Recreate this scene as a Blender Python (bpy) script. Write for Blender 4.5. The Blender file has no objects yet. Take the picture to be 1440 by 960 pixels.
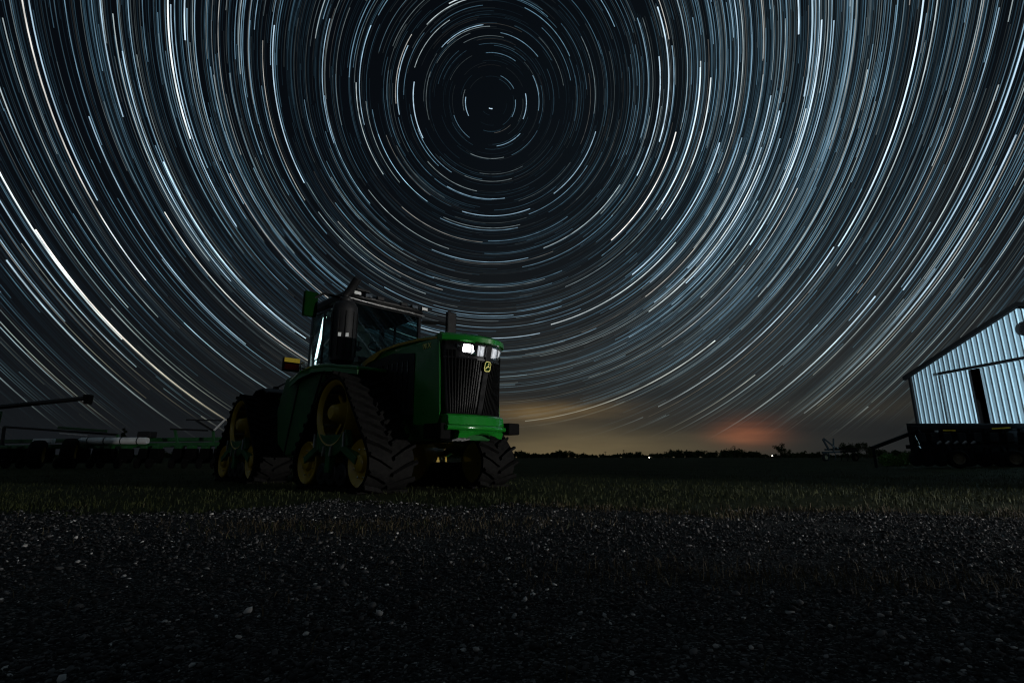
import bpy, bmesh, math, random
import numpy as np
from mathutils import Vector, Matrix

R = math.radians
sc = bpy.context.scene
COL = sc.collection
rng = random.Random(7)
nrg = np.random.default_rng(11)

# ------------------------------------------------------------------ camera
CAM_H = 0.535
PITCH = math.atan(163 / 720)
cd = bpy.data.cameras.new('camera')
cd.lens = 18.0
cd.sensor_width = 36.0
cd.clip_start = 0.05
cd.clip_end = 20000
cam = bpy.data.objects.new('camera', cd)
cam.location = (0, 0, CAM_H)
cam.rotation_euler = (R(90) + PITCH, 0, 0)
COL.objects.link(cam)
sc.camera = cam


def at(px, py, Y):
    """world point on the ray through a photo pixel, at ground distance Y straight ahead"""
    xc, yc = (px - 720) / 720, (480 - py) / 720
    c, s = math.cos(PITCH), math.sin(PITCH)
    fw, up = c - yc * s, s + yc * c
    return Vector((xc / fw * Y, Y, CAM_H + up / fw * Y))


# ------------------------------------------------------------------ world: night sky
MOON_AZ, MOON_EL = R(-40), R(11)     # azimuth from straight behind the camera, towards +x
MOON_DIR = Vector((math.sin(MOON_AZ) * math.cos(MOON_EL), -math.cos(MOON_AZ) * math.cos(MOON_EL), math.sin(MOON_EL)))
world = bpy.data.worlds.new('World')
sc.world = world
world.use_nodes = True
wt = world.node_tree
wt.nodes.clear()


def wn(t, **k):
    n = wt.nodes.new(t)
    for a, b in k.items():
        setattr(n, a, b)
    return n


def wmath(op, a, b=None, clamp=False):
    n = wn('ShaderNodeMath', operation=op, use_clamp=clamp)
    for i, v in enumerate((a, b)):
        if v is None:
            continue
        if isinstance(v, (int, float)):
            n.inputs[i].default_value = v
        else:
            wt.links.new(v, n.inputs[i])
    return n.outputs[0]


def wvec(op, a, b=None):
    n = wn('ShaderNodeVectorMath', operation=op)
    for i, v in enumerate((a, b)):
        if v is None:
            continue
        if isinstance(v, (tuple, list, Vector)):
            n.inputs[i].default_value = tuple(v)
        else:
            wt.links.new(v, n.inputs[i])
    return n.outputs['Value'] if op in ('DOT_PRODUCT', 'LENGTH') else n.outputs[0]


def wscale(col, val):
    n = wn('ShaderNodeVectorMath', operation='SCALE')
    if isinstance(col, (tuple, list)):
        n.inputs[0].default_value = col
    else:
        wt.links.new(col, n.inputs[0])
    if isinstance(val, (int, float)):
        n.inputs['Scale'].default_value = val
    else:
        wt.links.new(val, n.inputs['Scale'])
    return n.outputs[0]


tc = wn('ShaderNodeTexCoord')
DIR = tc.outputs['Generated']
sep = wn('ShaderNodeSeparateXYZ')
wt.links.new(DIR, sep.inputs[0])
elev = wmath('MAXIMUM', sep.outputs[2], 0.0)


def glow(px, py, wx, wz, col, noise=None):
    """a light dome over a far town: soft patch round one direction of the sky"""
    d0 = (at(px, py, 1.0) - Vector((0, 0, CAM_H))).normalized()
    d = wvec('MULTIPLY', wvec('SUBTRACT', DIR, d0), (1 / wx, 1 / wx, 1 / wz))
    g = wmath('EXPONENT', wmath('MULTIPLY', wvec('DOT_PRODUCT', d, d), -1.0))
    if noise is not None:
        g = wmath('MULTIPLY', g, noise)
    return wscale(col, g)


nz = wn('ShaderNodeTexNoise')
nz.inputs['Scale'].default_value = 3.2
nz.inputs['Detail'].default_value = 4
nz.inputs['Roughness'].default_value = 0.55
wt.links.new(wvec('MULTIPLY', DIR, (1, 1, 7.0)), nz.inputs['Vector'])
cloud = wmath('MULTIPLY', wmath('SUBTRACT', nz.outputs[0], 0.28, True), 2.3)
cloud_soft = wmath('ADD', wmath('MULTIPLY', cloud, 0.45), 0.55)

sky = wn('ShaderNodeTexSky', sky_type='NISHITA')
sky.sun_disc = False
sky.sun_elevation = MOON_EL
sky.sun_rotation = math.atan2(MOON_DIR.x, MOON_DIR.y)
sky.air_density = 1.0
terms = [wscale(sky.outputs[0], 0.00018),
         wscale((0.0016, 0.0024, 0.0038), 1.0),
         wscale((0.0045, 0.0053, 0.0062), wmath('EXPONENT', wmath('MULTIPLY', elev, -5.0))),
         glow(930, 560, 0.62, 0.20, (0.0190, 0.0185, 0.0155), cloud_soft),
         glow(800, 640, 0.24, 0.048, (0.150, 0.108, 0.044), cloud_soft),
         glow(775, 577, 0.13, 0.018, (0.15, 0.090, 0.024), cloud),
         glow(1240, 570, 0.12, 0.022, (0.012, 0.008, 0.002), cloud),
         glow(1050, 606, 0.050, 0.020, (0.28, 0.075, 0.026), cloud),
         glow(1000, 300, 0.42, 0.38, (0.0022, 0.0036, 0.0044), None)]
acc = terms[0]
for t in terms[1:]:
    acc = wvec('ADD', acc, t)
bg = wn('ShaderNodeBackground')
bg.inputs['Strength'].default_value = 1.0
wt.links.new(acc, bg.inputs['Color'])
wo = wn('ShaderNodeOutputWorld')
wt.links.new(bg.outputs[0], wo.inputs['Surface'])
world.cycles.sampling_method = 'AUTOMATIC'

# ------------------------------------------------------------------ moon, exposure, render settings
sd = bpy.data.lights.new('moon', 'SUN')
sd.energy = 0.035
sd.angle = R(0.5)
sd.color = (0.86, 0.93, 1.0)
moon = bpy.data.objects.new('moon', sd)
moon.rotation_euler = (-MOON_DIR).to_track_quat('-Z', 'Y').to_euler()
COL.objects.link(moon)

sc.view_settings.view_transform = 'Standard'
sc.view_settings.look = 'None'
sc.view_settings.exposure = 0.0
sc.view_settings.gamma = 1.0
sc.render.engine = 'CYCLES'
sc.cycles.use_denoising = True
sc.cycles.denoiser = 'OPENIMAGEDENOISE'
sc.cycles.denoising_prefilter = 'ACCURATE'
sc.cycles.max_bounces = 6
sc.cycles.transparent_max_bounces = 96
sc.cycles.sample_clamp_indirect = 4.0
sc.cycles.use_adaptive_sampling = False
sc.cycles.pixel_filter_type = 'BLACKMAN_HARRIS'
sc.cycles.filter_width = 1.2


# ================================================================== materials
def mat(name, col, rough=0.5, metal=0.0, coat=0.0, var=0.0, scale=6.0, bump=0.0, bscale=40.0, emit=None, estr=0.0, spec=0.5, dust=None):
    m = bpy.data.materials.new(name)
    m.use_nodes = True
    nt = m.node_tree
    b = nt.nodes['Principled BSDF']
    b.inputs['Base Color'].default_value = (*col, 1)
    b.inputs['Roughness'].default_value = rough
    b.inputs['Metallic'].default_value = metal
    b.inputs['Coat Weight'].default_value = coat
    b.inputs['Coat Roughness'].default_value = 0.08
    b.inputs['Specular IOR Level'].default_value = spec
    co = nt.nodes.new('ShaderNodeTexCoord')
    if var > 0 or dust:
        n = nt.nodes.new('ShaderNodeTexNoise')
        n.inputs['Scale'].default_value = scale
        n.inputs['Detail'].default_value = 5
        nt.links.new(co.outputs['Object'], n.inputs['Vector'])
        rp = nt.nodes.new('ShaderNodeValToRGB')
        rp.color_ramp.elements[0].position = 0.3
        rp.color_ramp.elements[1].position = 0.72
        c2 = dust if dust else tuple(min(1, c * (1 + var)) for c in col)
        rp.color_ramp.elements[0].color = (*[c * (1 - var) for c in col], 1)
        rp.color_ramp.elements[1].color = (*c2, 1)
        nt.links.new(n.outputs[0], rp.inputs[0])
        nt.links.new(rp.outputs[0], b.inputs['Base Color'])
        rr = nt.nodes.new('ShaderNodeMapRange')
        rr.inputs['To Min'].default_value = max(0.02, rough - 0.08)
        rr.inputs['To Max'].default_value = min(1, rough + 0.15)
        nt.links.new(n.outputs[0], rr.inputs['Value'])
        nt.links.new(rr.outputs[0], b.inputs['Roughness'])
    if bump > 0:
        n2 = nt.nodes.new('ShaderNodeTexNoise')
        n2.inputs['Scale'].default_value = bscale
        n2.inputs['Detail'].default_value = 4
        nt.links.new(co.outputs['Object'], n2.inputs['Vector'])
        bp = nt.nodes.new('ShaderNodeBump')
        bp.inputs['Strength'].default_value = bump
        bp.inputs['Distance'].default_value = 0.02
        nt.links.new(n2.outputs[0], bp.inputs['Height'])
        nt.links.new(bp.outputs[0], b.inputs['Normal'])
    if emit:
        b.inputs['Emission Color'].default_value = (*emit, 1)
        b.inputs['Emission Strength'].default_value = estr
    return m


def glass_mat(name, tint, gloss=1.0):
    m = bpy.data.materials.new(name)
    m.use_nodes = True
    nt = m.node_tree
    nt.nodes.clear()
    tr = nt.nodes.new('ShaderNodeBsdfTransparent')
    tr.inputs[0].default_value = (*tint, 1)
    gl = nt.nodes.new('ShaderNodeBsdfGlossy')
    gl.inputs['Roughness'].default_value = 0.02
    gl.inputs['Color'].default_value = (gloss, gloss, gloss, 1)
    lw = nt.nodes.new('ShaderNodeLayerWeight')
    lw.inputs['Blend'].default_value = 0.5
    pw = nt.nodes.new('ShaderNodeMath')
    pw.operation = 'POWER'
    pw.inputs[1].default_value = 4.5
    nt.links.new(lw.outputs['Facing'], pw.inputs[0])
    fr = nt.nodes.new('ShaderNodeMath')
    fr.operation = 'MULTIPLY_ADD'
    fr.inputs[1].default_value = 0.9
    fr.inputs[2].default_value = 0.045
    nt.links.new(pw.outputs[0], fr.inputs[0])
    mx = nt.nodes.new('ShaderNodeMixShader')
    nt.links.new(fr.outputs[0], mx.inputs[0])
    nt.links.new(tr.outputs[0], mx.inputs[1])
    nt.links.new(gl.outputs[0], mx.inputs[2])
    o = nt.nodes.new('ShaderNodeOutputMaterial')
    nt.links.new(mx.outputs[0], o.inputs[0])
    return m


M = {
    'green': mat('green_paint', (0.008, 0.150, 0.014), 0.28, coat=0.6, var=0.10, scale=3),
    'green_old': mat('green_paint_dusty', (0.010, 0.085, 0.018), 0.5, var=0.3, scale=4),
    'yellow': mat('yellow_paint', (0.36, 0.235, 0.008), 0.38, coat=0.2, var=0.15, scale=5),
    'black': mat('black_plastic', (0.008, 0.008, 0.0085), 0.45, var=0.2, scale=9, spec=0.3),
    'blacksteel': mat('black_steel', (0.012, 0.012, 0.013), 0.5, var=0.3, scale=6, spec=0.3),
    'slat': mat('grille_plastic', (0.0045, 0.0044, 0.0042), 0.6, var=0.2, spec=0.2),
    'matte': mat('matte_black', (0.005, 0.005, 0.005), 0.9, var=0.2, spec=0.05),
    'badge': mat('badge_yellow', (0.80, 0.74, 0.22), 0.3, var=0.03),
    'dark_green': mat('dark_green_plastic', (0.0015, 0.018, 0.002), 0.8, var=0.15, spec=0.05),
    'green_gloss': mat('glossy_green_casting', (0.008, 0.150, 0.014), 0.12, coat=1.0, var=0.08, scale=3),
    'gloss': mat('gloss_black', (0.010, 0.010, 0.011), 0.16, coat=0.5, var=0.1),
    'rubber': mat('rubber', (0.006, 0.006, 0.006), 0.75, var=0.3, scale=14, bump=0.25, bscale=60, dust=(0.010, 0.0095, 0.009), spec=0.06),
    'chrome': mat('chrome', (0.75, 0.76, 0.78), 0.12, metal=1.0, var=0.05),
    'steel': mat('bare_steel', (0.34, 0.34, 0.34), 0.38, metal=0.9, var=0.25),
    'white': mat('white_paint', (0.72, 0.73, 0.72), 0.35, var=0.08, scale=5),
    'trim': mat('pale_trim', (0.80, 0.81, 0.80), 0.4, var=0.05),
    'amber': mat('amber_lens', (0.80, 0.52, 0.03), 0.2, var=0.1, scale=30),
    'amber_glow': mat('glowing_amber_lens', (0.80, 0.52, 0.03), 0.2, var=0.1, scale=30, emit=(0.9, 0.66, 0.08), estr=0.13),  # unlit lens: faint emission stands in for the light it reflects
    'red': mat('red_lens', (0.42, 0.02, 0.012), 0.15, var=0.15, scale=40),
    'seat': mat('seat_cloth', (0.045, 0.042, 0.038), 0.8, var=0.2),
    'glass': glass_mat('cab_glass', (0.60, 0.72, 0.72)),
    'lens': glass_mat('lens_glass', (0.9, 0.92, 0.94)),
    'led': mat('lit_led', (0.9, 0.9, 0.9), 0.2, var=0.02, emit=(1.0, 0.98, 0.95), estr=6.0),
    'led_dim': mat('lit_led_dim', (0.8, 0.8, 0.82), 0.2, var=0.02, emit=(0.95, 0.97, 1.0), estr=0.35),
    'strip': mat('lit_strip', (0.9, 0.9, 0.9), 0.3, var=0.02, emit=(0.93, 0.98, 1.0), estr=5.0),
    'farlamp': mat('far_lamp', (0.9, 0.9, 0.8), 0.2, var=0.02, emit=(1.0, 0.93, 0.76), estr=10.0),
    'mirror': mat('mirror_face', (0.8, 0.82, 0.84), 0.03, metal=1.0, var=0.01),
}


# ================================================================== mesh helpers
class MB:
    def __init__(s):
        s.v, s.f = [], []

    def add(s, vs, fs):
        o = len(s.v)
        s.v += [tuple(v) for v in vs]
        s.f += [tuple(i + o for i in f) for f in fs]
        return s

    def box(s, c, d, rot=None):
        hx, hy, hz = d[0] / 2, d[1] / 2, d[2] / 2
        vs = [Vector((x, y, z)) for x in (-hx, hx) for y in (-hy, hy) for z in (-hz, hz)]
        if rot is not None:
            vs = [rot @ v for v in vs]
        c = Vector(c)
        return s.add([v + c for v in vs], [(0, 1, 3, 2), (4, 6, 7, 5), (0, 4, 5, 1), (2, 3, 7, 6), (0, 2, 6, 4), (1, 5, 7, 3)])

    def prism(s, poly, axis, lo, hi):
        """extrude a 2-d polygon along an axis (0,1,2); the polygon lies in the other two axes in order"""
        def mk(p, t):
            q = [p[0], p[1]]
            q.insert(axis, t)
            return q
        n = len(poly)
        vs = [mk(p, lo) for p in poly] + [mk(p, hi) for p in poly]
        fs = [tuple(range(n))[::-1], tuple(range(n, 2 * n))] + [(i, (i + 1) % n, n + (i + 1) % n, n + i) for i in range(n)]
        return s.add(vs, fs)

    def rings(s, rings, closed=True, caps=True):
        n = len(rings[0])
        vs = [v for r in rings for v in r]
        fs = []
        for k in range(len(rings) - 1):
            for i in range(n if closed else n - 1):
                j = (i + 1) % n
                fs.append((k * n + i, k * n + j, (k + 1) * n + j, (k + 1) * n + i))
        if caps and closed:
            fs.append(tuple(range(n))[::-1])
            fs.append(tuple((len(rings) - 1) * n + i for i in range(n)))
        return s.add(vs, fs)

    def tube(s, pts, r, n=8, caps=True):
        pts = [Vector(p) for p in pts]
        rs = r if isinstance(r, (list, tuple)) else [r] * len(pts)
        rings = []
        up = None
        for i, p in enumerate(pts):
            t = (pts[min(i + 1, len(pts) - 1)] - pts[max(i - 1, 0)]).normalized()
            if up is None:
                up = Vector((0, 0, 1)) if abs(t.z) < 0.9 else Vector((1, 0, 0))
            x = up.cross(t).normalized()
            up = t.cross(x).normalized()
            rings.append([p + (x * math.cos(2 * math.pi * k / n) + up * math.sin(2 * math.pi * k / n)) * rs[i] for k in range(n)])
        return s.rings(rings, True, caps)

    def lathe(s, prof, c, axis, n=28, caps=True):
        """profile of (distance along axis, radius)"""
        c = Vector(c)
        ax = Vector(axis).normalized()
        e = Vector((0, 0, 1)) if abs(ax.z) < 0.9 else Vector((1, 0, 0))
        x = e.cross(ax).normalized()
        y = ax.cross(x)
        rings = [[c + ax * h + (x * math.cos(2 * math.pi * k / n) + y * math.sin(2 * math.pi * k / n)) * max(r, 1e-4) for k in range(n)] for h, r in prof]
        return s.rings(rings, True, caps)

    def build(s, name, m, parent=None, smooth=False, bevel=0.0, seg=2):
        me = bpy.data.meshes.new(name)
        me.from_pydata(s.v, [], s.f)
        bm = bmesh.new()
        bm.from_mesh(me)
        bmesh.ops.recalc_face_normals(bm, faces=bm.faces)
        bm.to_mesh(me)
        bm.free()
        if smooth:
            me.polygons.foreach_set('use_smooth', [True] * len(me.polygons))
            me.set_sharp_from_angle(angle=R(38))
        me.materials.append(M[m] if isinstance(m, str) else m)
        o = bpy.data.objects.new(name, me)
        COL.objects.link(o)
        if parent is not None:
            o.parent = parent
        if bevel > 0:
            b = o.modifiers.new('edge', 'BEVEL')
            b.width = bevel
            b.segments = seg
            b.limit_method = 'ANGLE'
            b.angle_limit = R(35)
        return o


def tag(o, label=None, cat=None, group=None, kind=None):
    for k, v in (('label', label), ('category', cat), ('group', group), ('kind', kind)):
        if v:
            o[k] = v
    return o


def empty(name, loc, rz, label, cat, group=None):
    o = bpy.data.objects.new(name, None)
    COL.objects.link(o)
    o.location = loc
    o.rotation_euler = (0, 0, rz)
    return tag(o, label, cat, group)


def fast_mesh(name, verts, faces, m, parent=None):
    """numpy arrays -> mesh object; faces all of one size"""
    me = bpy.data.meshes.new(name)
    k = faces.shape[1]
    me.vertices.add(len(verts))
    me.vertices.foreach_set('co', np.ascontiguousarray(verts, dtype=np.float32).ravel())
    me.loops.add(faces.size)
    me.loops.foreach_set('vertex_index', np.ascontiguousarray(faces, dtype=np.int32).ravel())
    me.polygons.add(len(faces))
    me.polygons.foreach_set('loop_start', np.arange(0, faces.size, k, dtype=np.int32))
    me.update(calc_edges=True)
    me.materials.append(m)
    o = bpy.data.objects.new(name, me)
    COL.objects.link(o)
    if parent is not None:
        o.parent = parent
    return o


# ================================================================== terrain
def sstep(a, b, x):
    t = np.clip((x - a) / (b - a), 0, 1)
    return t * t * (3 - 2 * t)


def gh(x, y):
    """ground height: flat yard, a slight rise towards the barn"""
    x, y = np.asarray(x, float), np.asarray(y, float)
    h = 0.24 * sstep(12, 24, x) * sstep(10, 22, y)
    h = h + 0.10 * sstep(16, 30, y) * sstep(2, -10, x)
    h = h + 0.018 * np.sin(x * 1.3 + 0.7 * y) * np.sin(y * 0.9 - 0.4 * x) * sstep(3, 7, y)
    return h


def gravel_edge(x):
    """distance ahead of the camera at which gravel gives way to grass"""
    x = np.asarray(x, float)
    return 5.35 + 1.15 * np.exp(-((x + 1.3) / 1.6) ** 2) - 0.9 * sstep(-2.2, -6.5, x) + 0.20 * np.sin(2.3 * x) + 0.14 * np.sin(5.1 * x + 1) + 0.10 * np.sin(11.3 * x + 2) + 0.30 * np.sin(0.9 * x + 2.2) * np.sin(1.7 * x)


def dry_mask(x, y):
    """worn strips of dead grass inside the gravel, 0..1"""
    a = np.exp(-((x + 0.95 + 0.12 * np.sin(3 * y)) / 1.25) ** 2 - ((y - 4.35 - 0.10 * x) / 0.42) ** 2)
    b = 0.85 * np.exp(-((x - 1.2) / 1.0) ** 2 - ((y - 2.62 + 0.12 * x) / 0.20) ** 2)
    c = 0.9 * np.exp(-((y - gravel_edge(x) + 0.15) / 0.28) ** 2) * sstep(-0.3, 0.6, x)
    return np.clip(a + b + c + 0.25 * np.sin(4.3 * x + 1.7 * y) * np.sin(3.1 * y - 2 * x) * (a + b + c), 0, 1)


def ground_mat():
    m = bpy.data.materials.new('field_ground')
    m.use_nodes = True
    nt = m.node_tree
    b = nt.nodes['Principled BSDF']
    b.inputs['Roughness'].default_value = 0.95
    b.inputs['Specular IOR Level'].default_value = 0.1
    co = nt.nodes.new('ShaderNodeTexCoord')
    n = nt.nodes.new('ShaderNodeTexNoise')
    n.inputs['Scale'].default_value = 0.35
    n.inputs['Detail'].default_value = 8
    n.inputs['Roughness'].default_value = 0.7
    nt.links.new(co.outputs['Object'], n.inputs['Vector'])
    rp = nt.nodes.new('ShaderNodeValToRGB')
    rp.color_ramp.elements[0].position = 0.32
    rp.color_ramp.elements[0].color = (0.012, 0.017, 0.005, 1)
    rp.color_ramp.elements[1].position = 0.72
    rp.color_ramp.elements[1].color = (0.036, 0.042, 0.013, 1)
    nt.links.new(n.outputs[0], rp.inputs[0])
    nt.links.new(rp.outputs[0], b.inputs['Base Color'])
    n2 = nt.nodes.new('ShaderNodeTexNoise')
    n2.inputs['Scale'].default_value = 9
    n2.inputs['Detail'].default_value = 6
    nt.links.new(co.outputs['Object'], n2.inputs['Vector'])
    bp = nt.nodes.new('ShaderNodeBump')
    bp.inputs['Strength'].default_value = 0.7
    bp.inputs['Distance'].default_value = 0.06
    nt.links.new(n2.outputs[0], bp.inputs['Height'])
    nt.links.new(bp.outputs[0], b.inputs['Normal'])
    return m


def sheet(name, xs, ys, zoff, m, keep=None):
    X, Y = np.meshgrid(xs, ys)
    Z = gh(X, Y) + zoff
    vs = np.stack([X, Y, Z], -1).reshape(-1, 3)
    nx, ny = len(xs), len(ys)
    i, j = np.meshgrid(np.arange(nx - 1), np.arange(ny - 1))
    a = (j * nx + i).ravel()
    fs = np.stack([a, a + 1, a + 1 + nx, a + nx], -1)
    if keep is not None:
        k = keep(X, Y).ravel()
        fs = fs[k[fs].all(1)]
        used = np.unique(fs)
        re = np.full(len(vs), -1)
        re[used] = np.arange(len(used))
        vs, fs = vs[used], re[fs]
    return fast_mesh(name, vs, fs, m)


def spaced(near, far, n):
    a = np.geomspace(near, far, n)
    return a


gx = np.concatenate([-spaced(60, 4000, 14)[::-1], np.arange(-56, 57, 1.0), spaced(60, 4000, 14)])
gy = np.concatenate([-spaced(12, 3000, 10)[::-1], np.arange(-10, 60, 0.8), spaced(62, 5000, 18)])
ground = tag(sheet('ground', gx, gy, 0.0, ground_mat()), kind='structure')
def bed_mat():
    m = bpy.data.materials.new('gravel_fines')
    m.use_nodes = True
    nt = m.node_tree
    b = nt.nodes['Principled BSDF']
    b.inputs['Roughness'].default_value = 0.9
    b.inputs['Specular IOR Level'].default_value = 0.1
    co = nt.nodes.new('ShaderNodeTexCoord')
    vo = nt.nodes.new('ShaderNodeTexVoronoi')
    vo.inputs['Scale'].default_value = 130
    nt.links.new(co.outputs['Object'], vo.inputs['Vector'])
    sp = nt.nodes.new('ShaderNodeSeparateColor')
    nt.links.new(vo.outputs['Color'], sp.inputs[0])
    rp = nt.nodes.new('ShaderNodeValToRGB')
    el = rp.color_ramp.elements
    el[0].position, el[0].color = 0.1, (0.010, 0.0095, 0.009, 1)
    el[1].position, el[1].color = 1.0, (0.20, 0.195, 0.19, 1)
    e = el.new(0.75)
    e.color = (0.035, 0.034, 0.033, 1)
    nt.links.new(sp.outputs[0], rp.inputs[0])
    nt.links.new(rp.outputs[0], b.inputs['Base Color'])
    bp = nt.nodes.new('ShaderNodeBump')
    bp.inputs['Strength'].default_value = 0.9
    bp.inputs['Distance'].default_value = 0.008
    bp.invert = True
    nt.links.new(vo.outputs['Distance'], bp.inputs['Height'])
    nt.links.new(bp.outputs[0], b.inputs['Normal'])
    return m


gravel_base = bed_mat()
drive = tag(sheet('gravel_drive', np.arange(-13, 13.01, 0.16), np.arange(-9, 7.4, 0.16), 0.005, gravel_base,
                  keep=lambda X, Y: Y < gravel_edge(X)), kind='structure')

stub = mat('pale_stubble', (0.30, 0.32, 0.25), 0.95, var=0.3, scale=0.02, spec=0.1)
x0_, x1_ = at(880, 647, 1.0).x, at(1135, 647, 1.0).x
tag(MB().add([(x0_ * 62 + 6, 62, 0.03), (x1_ * 62 - 4, 62, 0.03), (x1_ * 190, 190, 0.03), (x0_ * 190, 190, 0.03)], [(0, 1, 2, 3)]).build('stubble_field', stub), kind='structure')


# ------------------------------------------------------------------ gravel stones and grass (stuff)
def stone_mat():
    m = bpy.data.materials.new('limestone_gravel')
    m.use_nodes = True
    nt = m.node_tree
    b = nt.nodes['Principled BSDF']
    b.inputs['Roughness'].default_value = 0.85
    b.inputs['Specular IOR Level'].default_value = 0.2
    g = nt.nodes.new('ShaderNodeNewGeometry')
    rp = nt.nodes.new('ShaderNodeValToRGB')
    el = rp.color_ramp.elements
    el[0].position, el[0].color = 0.0, (0.013, 0.0128, 0.013, 1)
    el[1].position, el[1].color = 1.0, (0.55, 0.53, 0.51, 1)
    e = el.new(0.6)
    e.color = (0.036, 0.0355, 0.036, 1)
    e = el.new(0.95)
    e.color = (0.12, 0.118, 0.118, 1)
    nt.links.new(g.outputs['Random Per Island'], rp.inputs[0])
    nt.links.new(rp.outputs[0], b.inputs['Base Color'])
    return m


def ico():
    bm = bmesh.new()
    bmesh.ops.create_icosphere(bm, subdivisions=1, radius=1)
    bm.verts.ensure_lookup_table()
    v = np.array([x.co[:] for x in bm.verts])
    f = np.array([[q.index for q in t.verts] for t in bm.faces])
    bm.free()
    return v, f


def stones():
    bv, bf = ico()
    var = [bv * (1 + nrg.uniform(-0.28, 0.28, (len(bv), 1))) for _ in range(24)]
    # more stones per square metre near the camera, where they show largest
    n = 105000
    y = 1.0 + (6.6) * nrg.random(n) ** 1.25
    x = (nrg.random(n) * 2 - 1) * (1.12 * y + 0.7)
    dm = dry_mask(x, y)
    patch = 0.5 + 0.5 * np.sin(1.9 * x + 0.8 * y) * np.sin(2.7 * y - 0.6 * x + 1)
    edge = gravel_edge(x) - y
    keep = (edge > -0.25) & (nrg.random(n) < np.clip(edge * 3 + 0.8, 0, 1)) & (nrg.random(n) > 0.93 * dm) & (nrg.random(n) < 0.30 + 0.70 * patch)
    x, y = x[keep], y[keep]
    n = len(x)
    s = np.clip(np.exp(nrg.normal(math.log(0.0046), 0.45, n)), 0.0022, 0.0135) * (0.80 + 0.13 * y)
    ang = nrg.random(n) * 2 * np.pi
    sx, sy, sz = s * nrg.uniform(0.9, 1.5, n), s * nrg.uniform(0.7, 1.1, n), s * nrg.uniform(0.45, 0.85, n)
    z = gh(x, y) + 0.006 + sz * nrg.uniform(0.1, 0.75, n)
    V = np.stack([var[k] for k in nrg.integers(0, 24, n)])
    V = V * np.stack([sx, sy, sz], -1)[:, None, :]
    t = nrg.normal(0, 0.35, n)
    c, q = np.cos(t)[:, None], np.sin(t)[:, None]
    X, Z = V[..., 0] * c - V[..., 2] * q, V[..., 0] * q + V[..., 2] * c
    c, q = np.cos(ang)[:, None], np.sin(ang)[:, None]
    XX, YY = X * c - V[..., 1] * q, X * q + V[..., 1] * c
    P = np.stack([XX + x[:, None], YY + y[:, None], Z + z[:, None]], -1).reshape(-1, 3)
    F = (bf[None] + (np.arange(n) * len(bv))[:, None, None]).reshape(-1, 3)
    return tag(fast_mesh('gravel', P, F, stone_mat()), 'grey limestone gravel strewn over the drive in the foreground', 'gravel', kind='stuff')


stones()


def blade_mat(name, c0, c1):
    m = bpy.data.materials.new(name)
    m.use_nodes = True
    nt = m.node_tree
    b = nt.nodes['Principled BSDF']
    b.inputs['Roughness'].default_value = 0.7
    b.inputs['Specular IOR Level'].default_value = 0.2
    g = nt.nodes.new('ShaderNodeNewGeometry')
    rp = nt.nodes.new('ShaderNodeValToRGB')
    rp.color_ramp.elements[0].color = (*c0, 1)
    rp.color_ramp.elements[1].color = (*c1, 1)
    nt.links.new(g.outputs['Random Per Island'], rp.inputs[0])
    nt.links.new(rp.outputs[0], b.inputs['Base Color'])
    return m


def blades(name, x, y, hmin, hmax, wid, lean, m):
    n = len(x)
    z = gh(x, y)
    h = nrg.uniform(hmin, hmax, n)
    a = nrg.random(n) * 2 * np.pi
    l = nrg.uniform(0.2, 1, n) * lean * h
    w = wid * nrg.uniform(0.7, 1.4, n)
    dx, dy = np.cos(a), np.sin(a)
    b = nrg.random(n) * 2 * np.pi
    wx, wy = np.cos(b) * w, np.sin(b) * w
    hh = np.sqrt(np.maximum(h * h - l * l, 0.05 * h * h))
    P = np.stack([
        np.stack([x - wx, y - wy, z - 0.01], -1), np.stack([x + wx, y + wy, z - 0.01], -1),
        np.stack([x + dx * l * 0.35 + wx * 0.7, y + dy * l * 0.35 + wy * 0.7, z + hh * 0.6], -1),
        np.stack([x + dx * l * 0.35 - wx * 0.7, y + dy * l * 0.35 - wy * 0.7, z + hh * 0.6], -1),
        np.stack([x + dx * l, y + dy * l, z + hh], -1)], 1).reshape(-1, 3)
    o = np.arange(n)[:, None] * 5
    F = np.concatenate([o + np.array([[0, 1, 2]]), o + np.array([[0, 2, 3]]), o + np.array([[3, 2, 4]])], 0)
    return fast_mesh(name, P, F, m)


def scatter_grass():
    n = 160000
    y = 3.4 + 44 * nrg.random(n) ** 2.1
    x = (nrg.random(n) * 2 - 1) * (1.12 * y + 1)
    e = y - gravel_edge(x)
    clump = 0.5 + 0.5 * np.sin(1.1 * x + 2.3 * np.sin(0.7 * y)) * np.sin(1.7 * y + 1.3 * np.sin(0.9 * x))
    k = (nrg.random(n) < np.clip(0.25 + e * 0.8, 0, 1) * np.clip(e * 1.5 + 1.1, 0, 1) + 0.30 * dry_mask(x, y) ** 2 * (e < 0)) & (nrg.random(n) < 0.12 + 0.88 * np.where(e < 1.2, clump ** 2, clump))
    x, y = x[k], y[k]
    g = blades('grass', x, y, 0.025, 0.085, 0.0035, 0.75, blade_mat('grass_blades', (0.010, 0.016, 0.004), (0.042, 0.048, 0.013)))
    g.data.update()
    tag(g, 'short dark green grass of the yard round the tractor', 'grass', kind='stuff')
    n = 100000
    y = 1.3 + 6.2 * nrg.random(n) ** 1.1
    x = (nrg.random(n) * 2 - 1) * (1.1 * y + 0.6)
    e = gravel_edge(x) - y
    k = (nrg.random(n) < np.clip(dry_mask(x, y) * 0.85 + 0.004, 0, 1)) & (e > -1.4)
    x, y = x[k], y[k]
    g = blades('dry_grass', x, y, 0.02, 0.085, 0.0022, 0.95, blade_mat('dry_blades', (0.030, 0.022, 0.011), (0.10, 0.078, 0.042)))
    tag(g, 'flattened dead brown grass in worn strips across the gravel', 'dry grass', kind='stuff')


scatter_grass()


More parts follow.
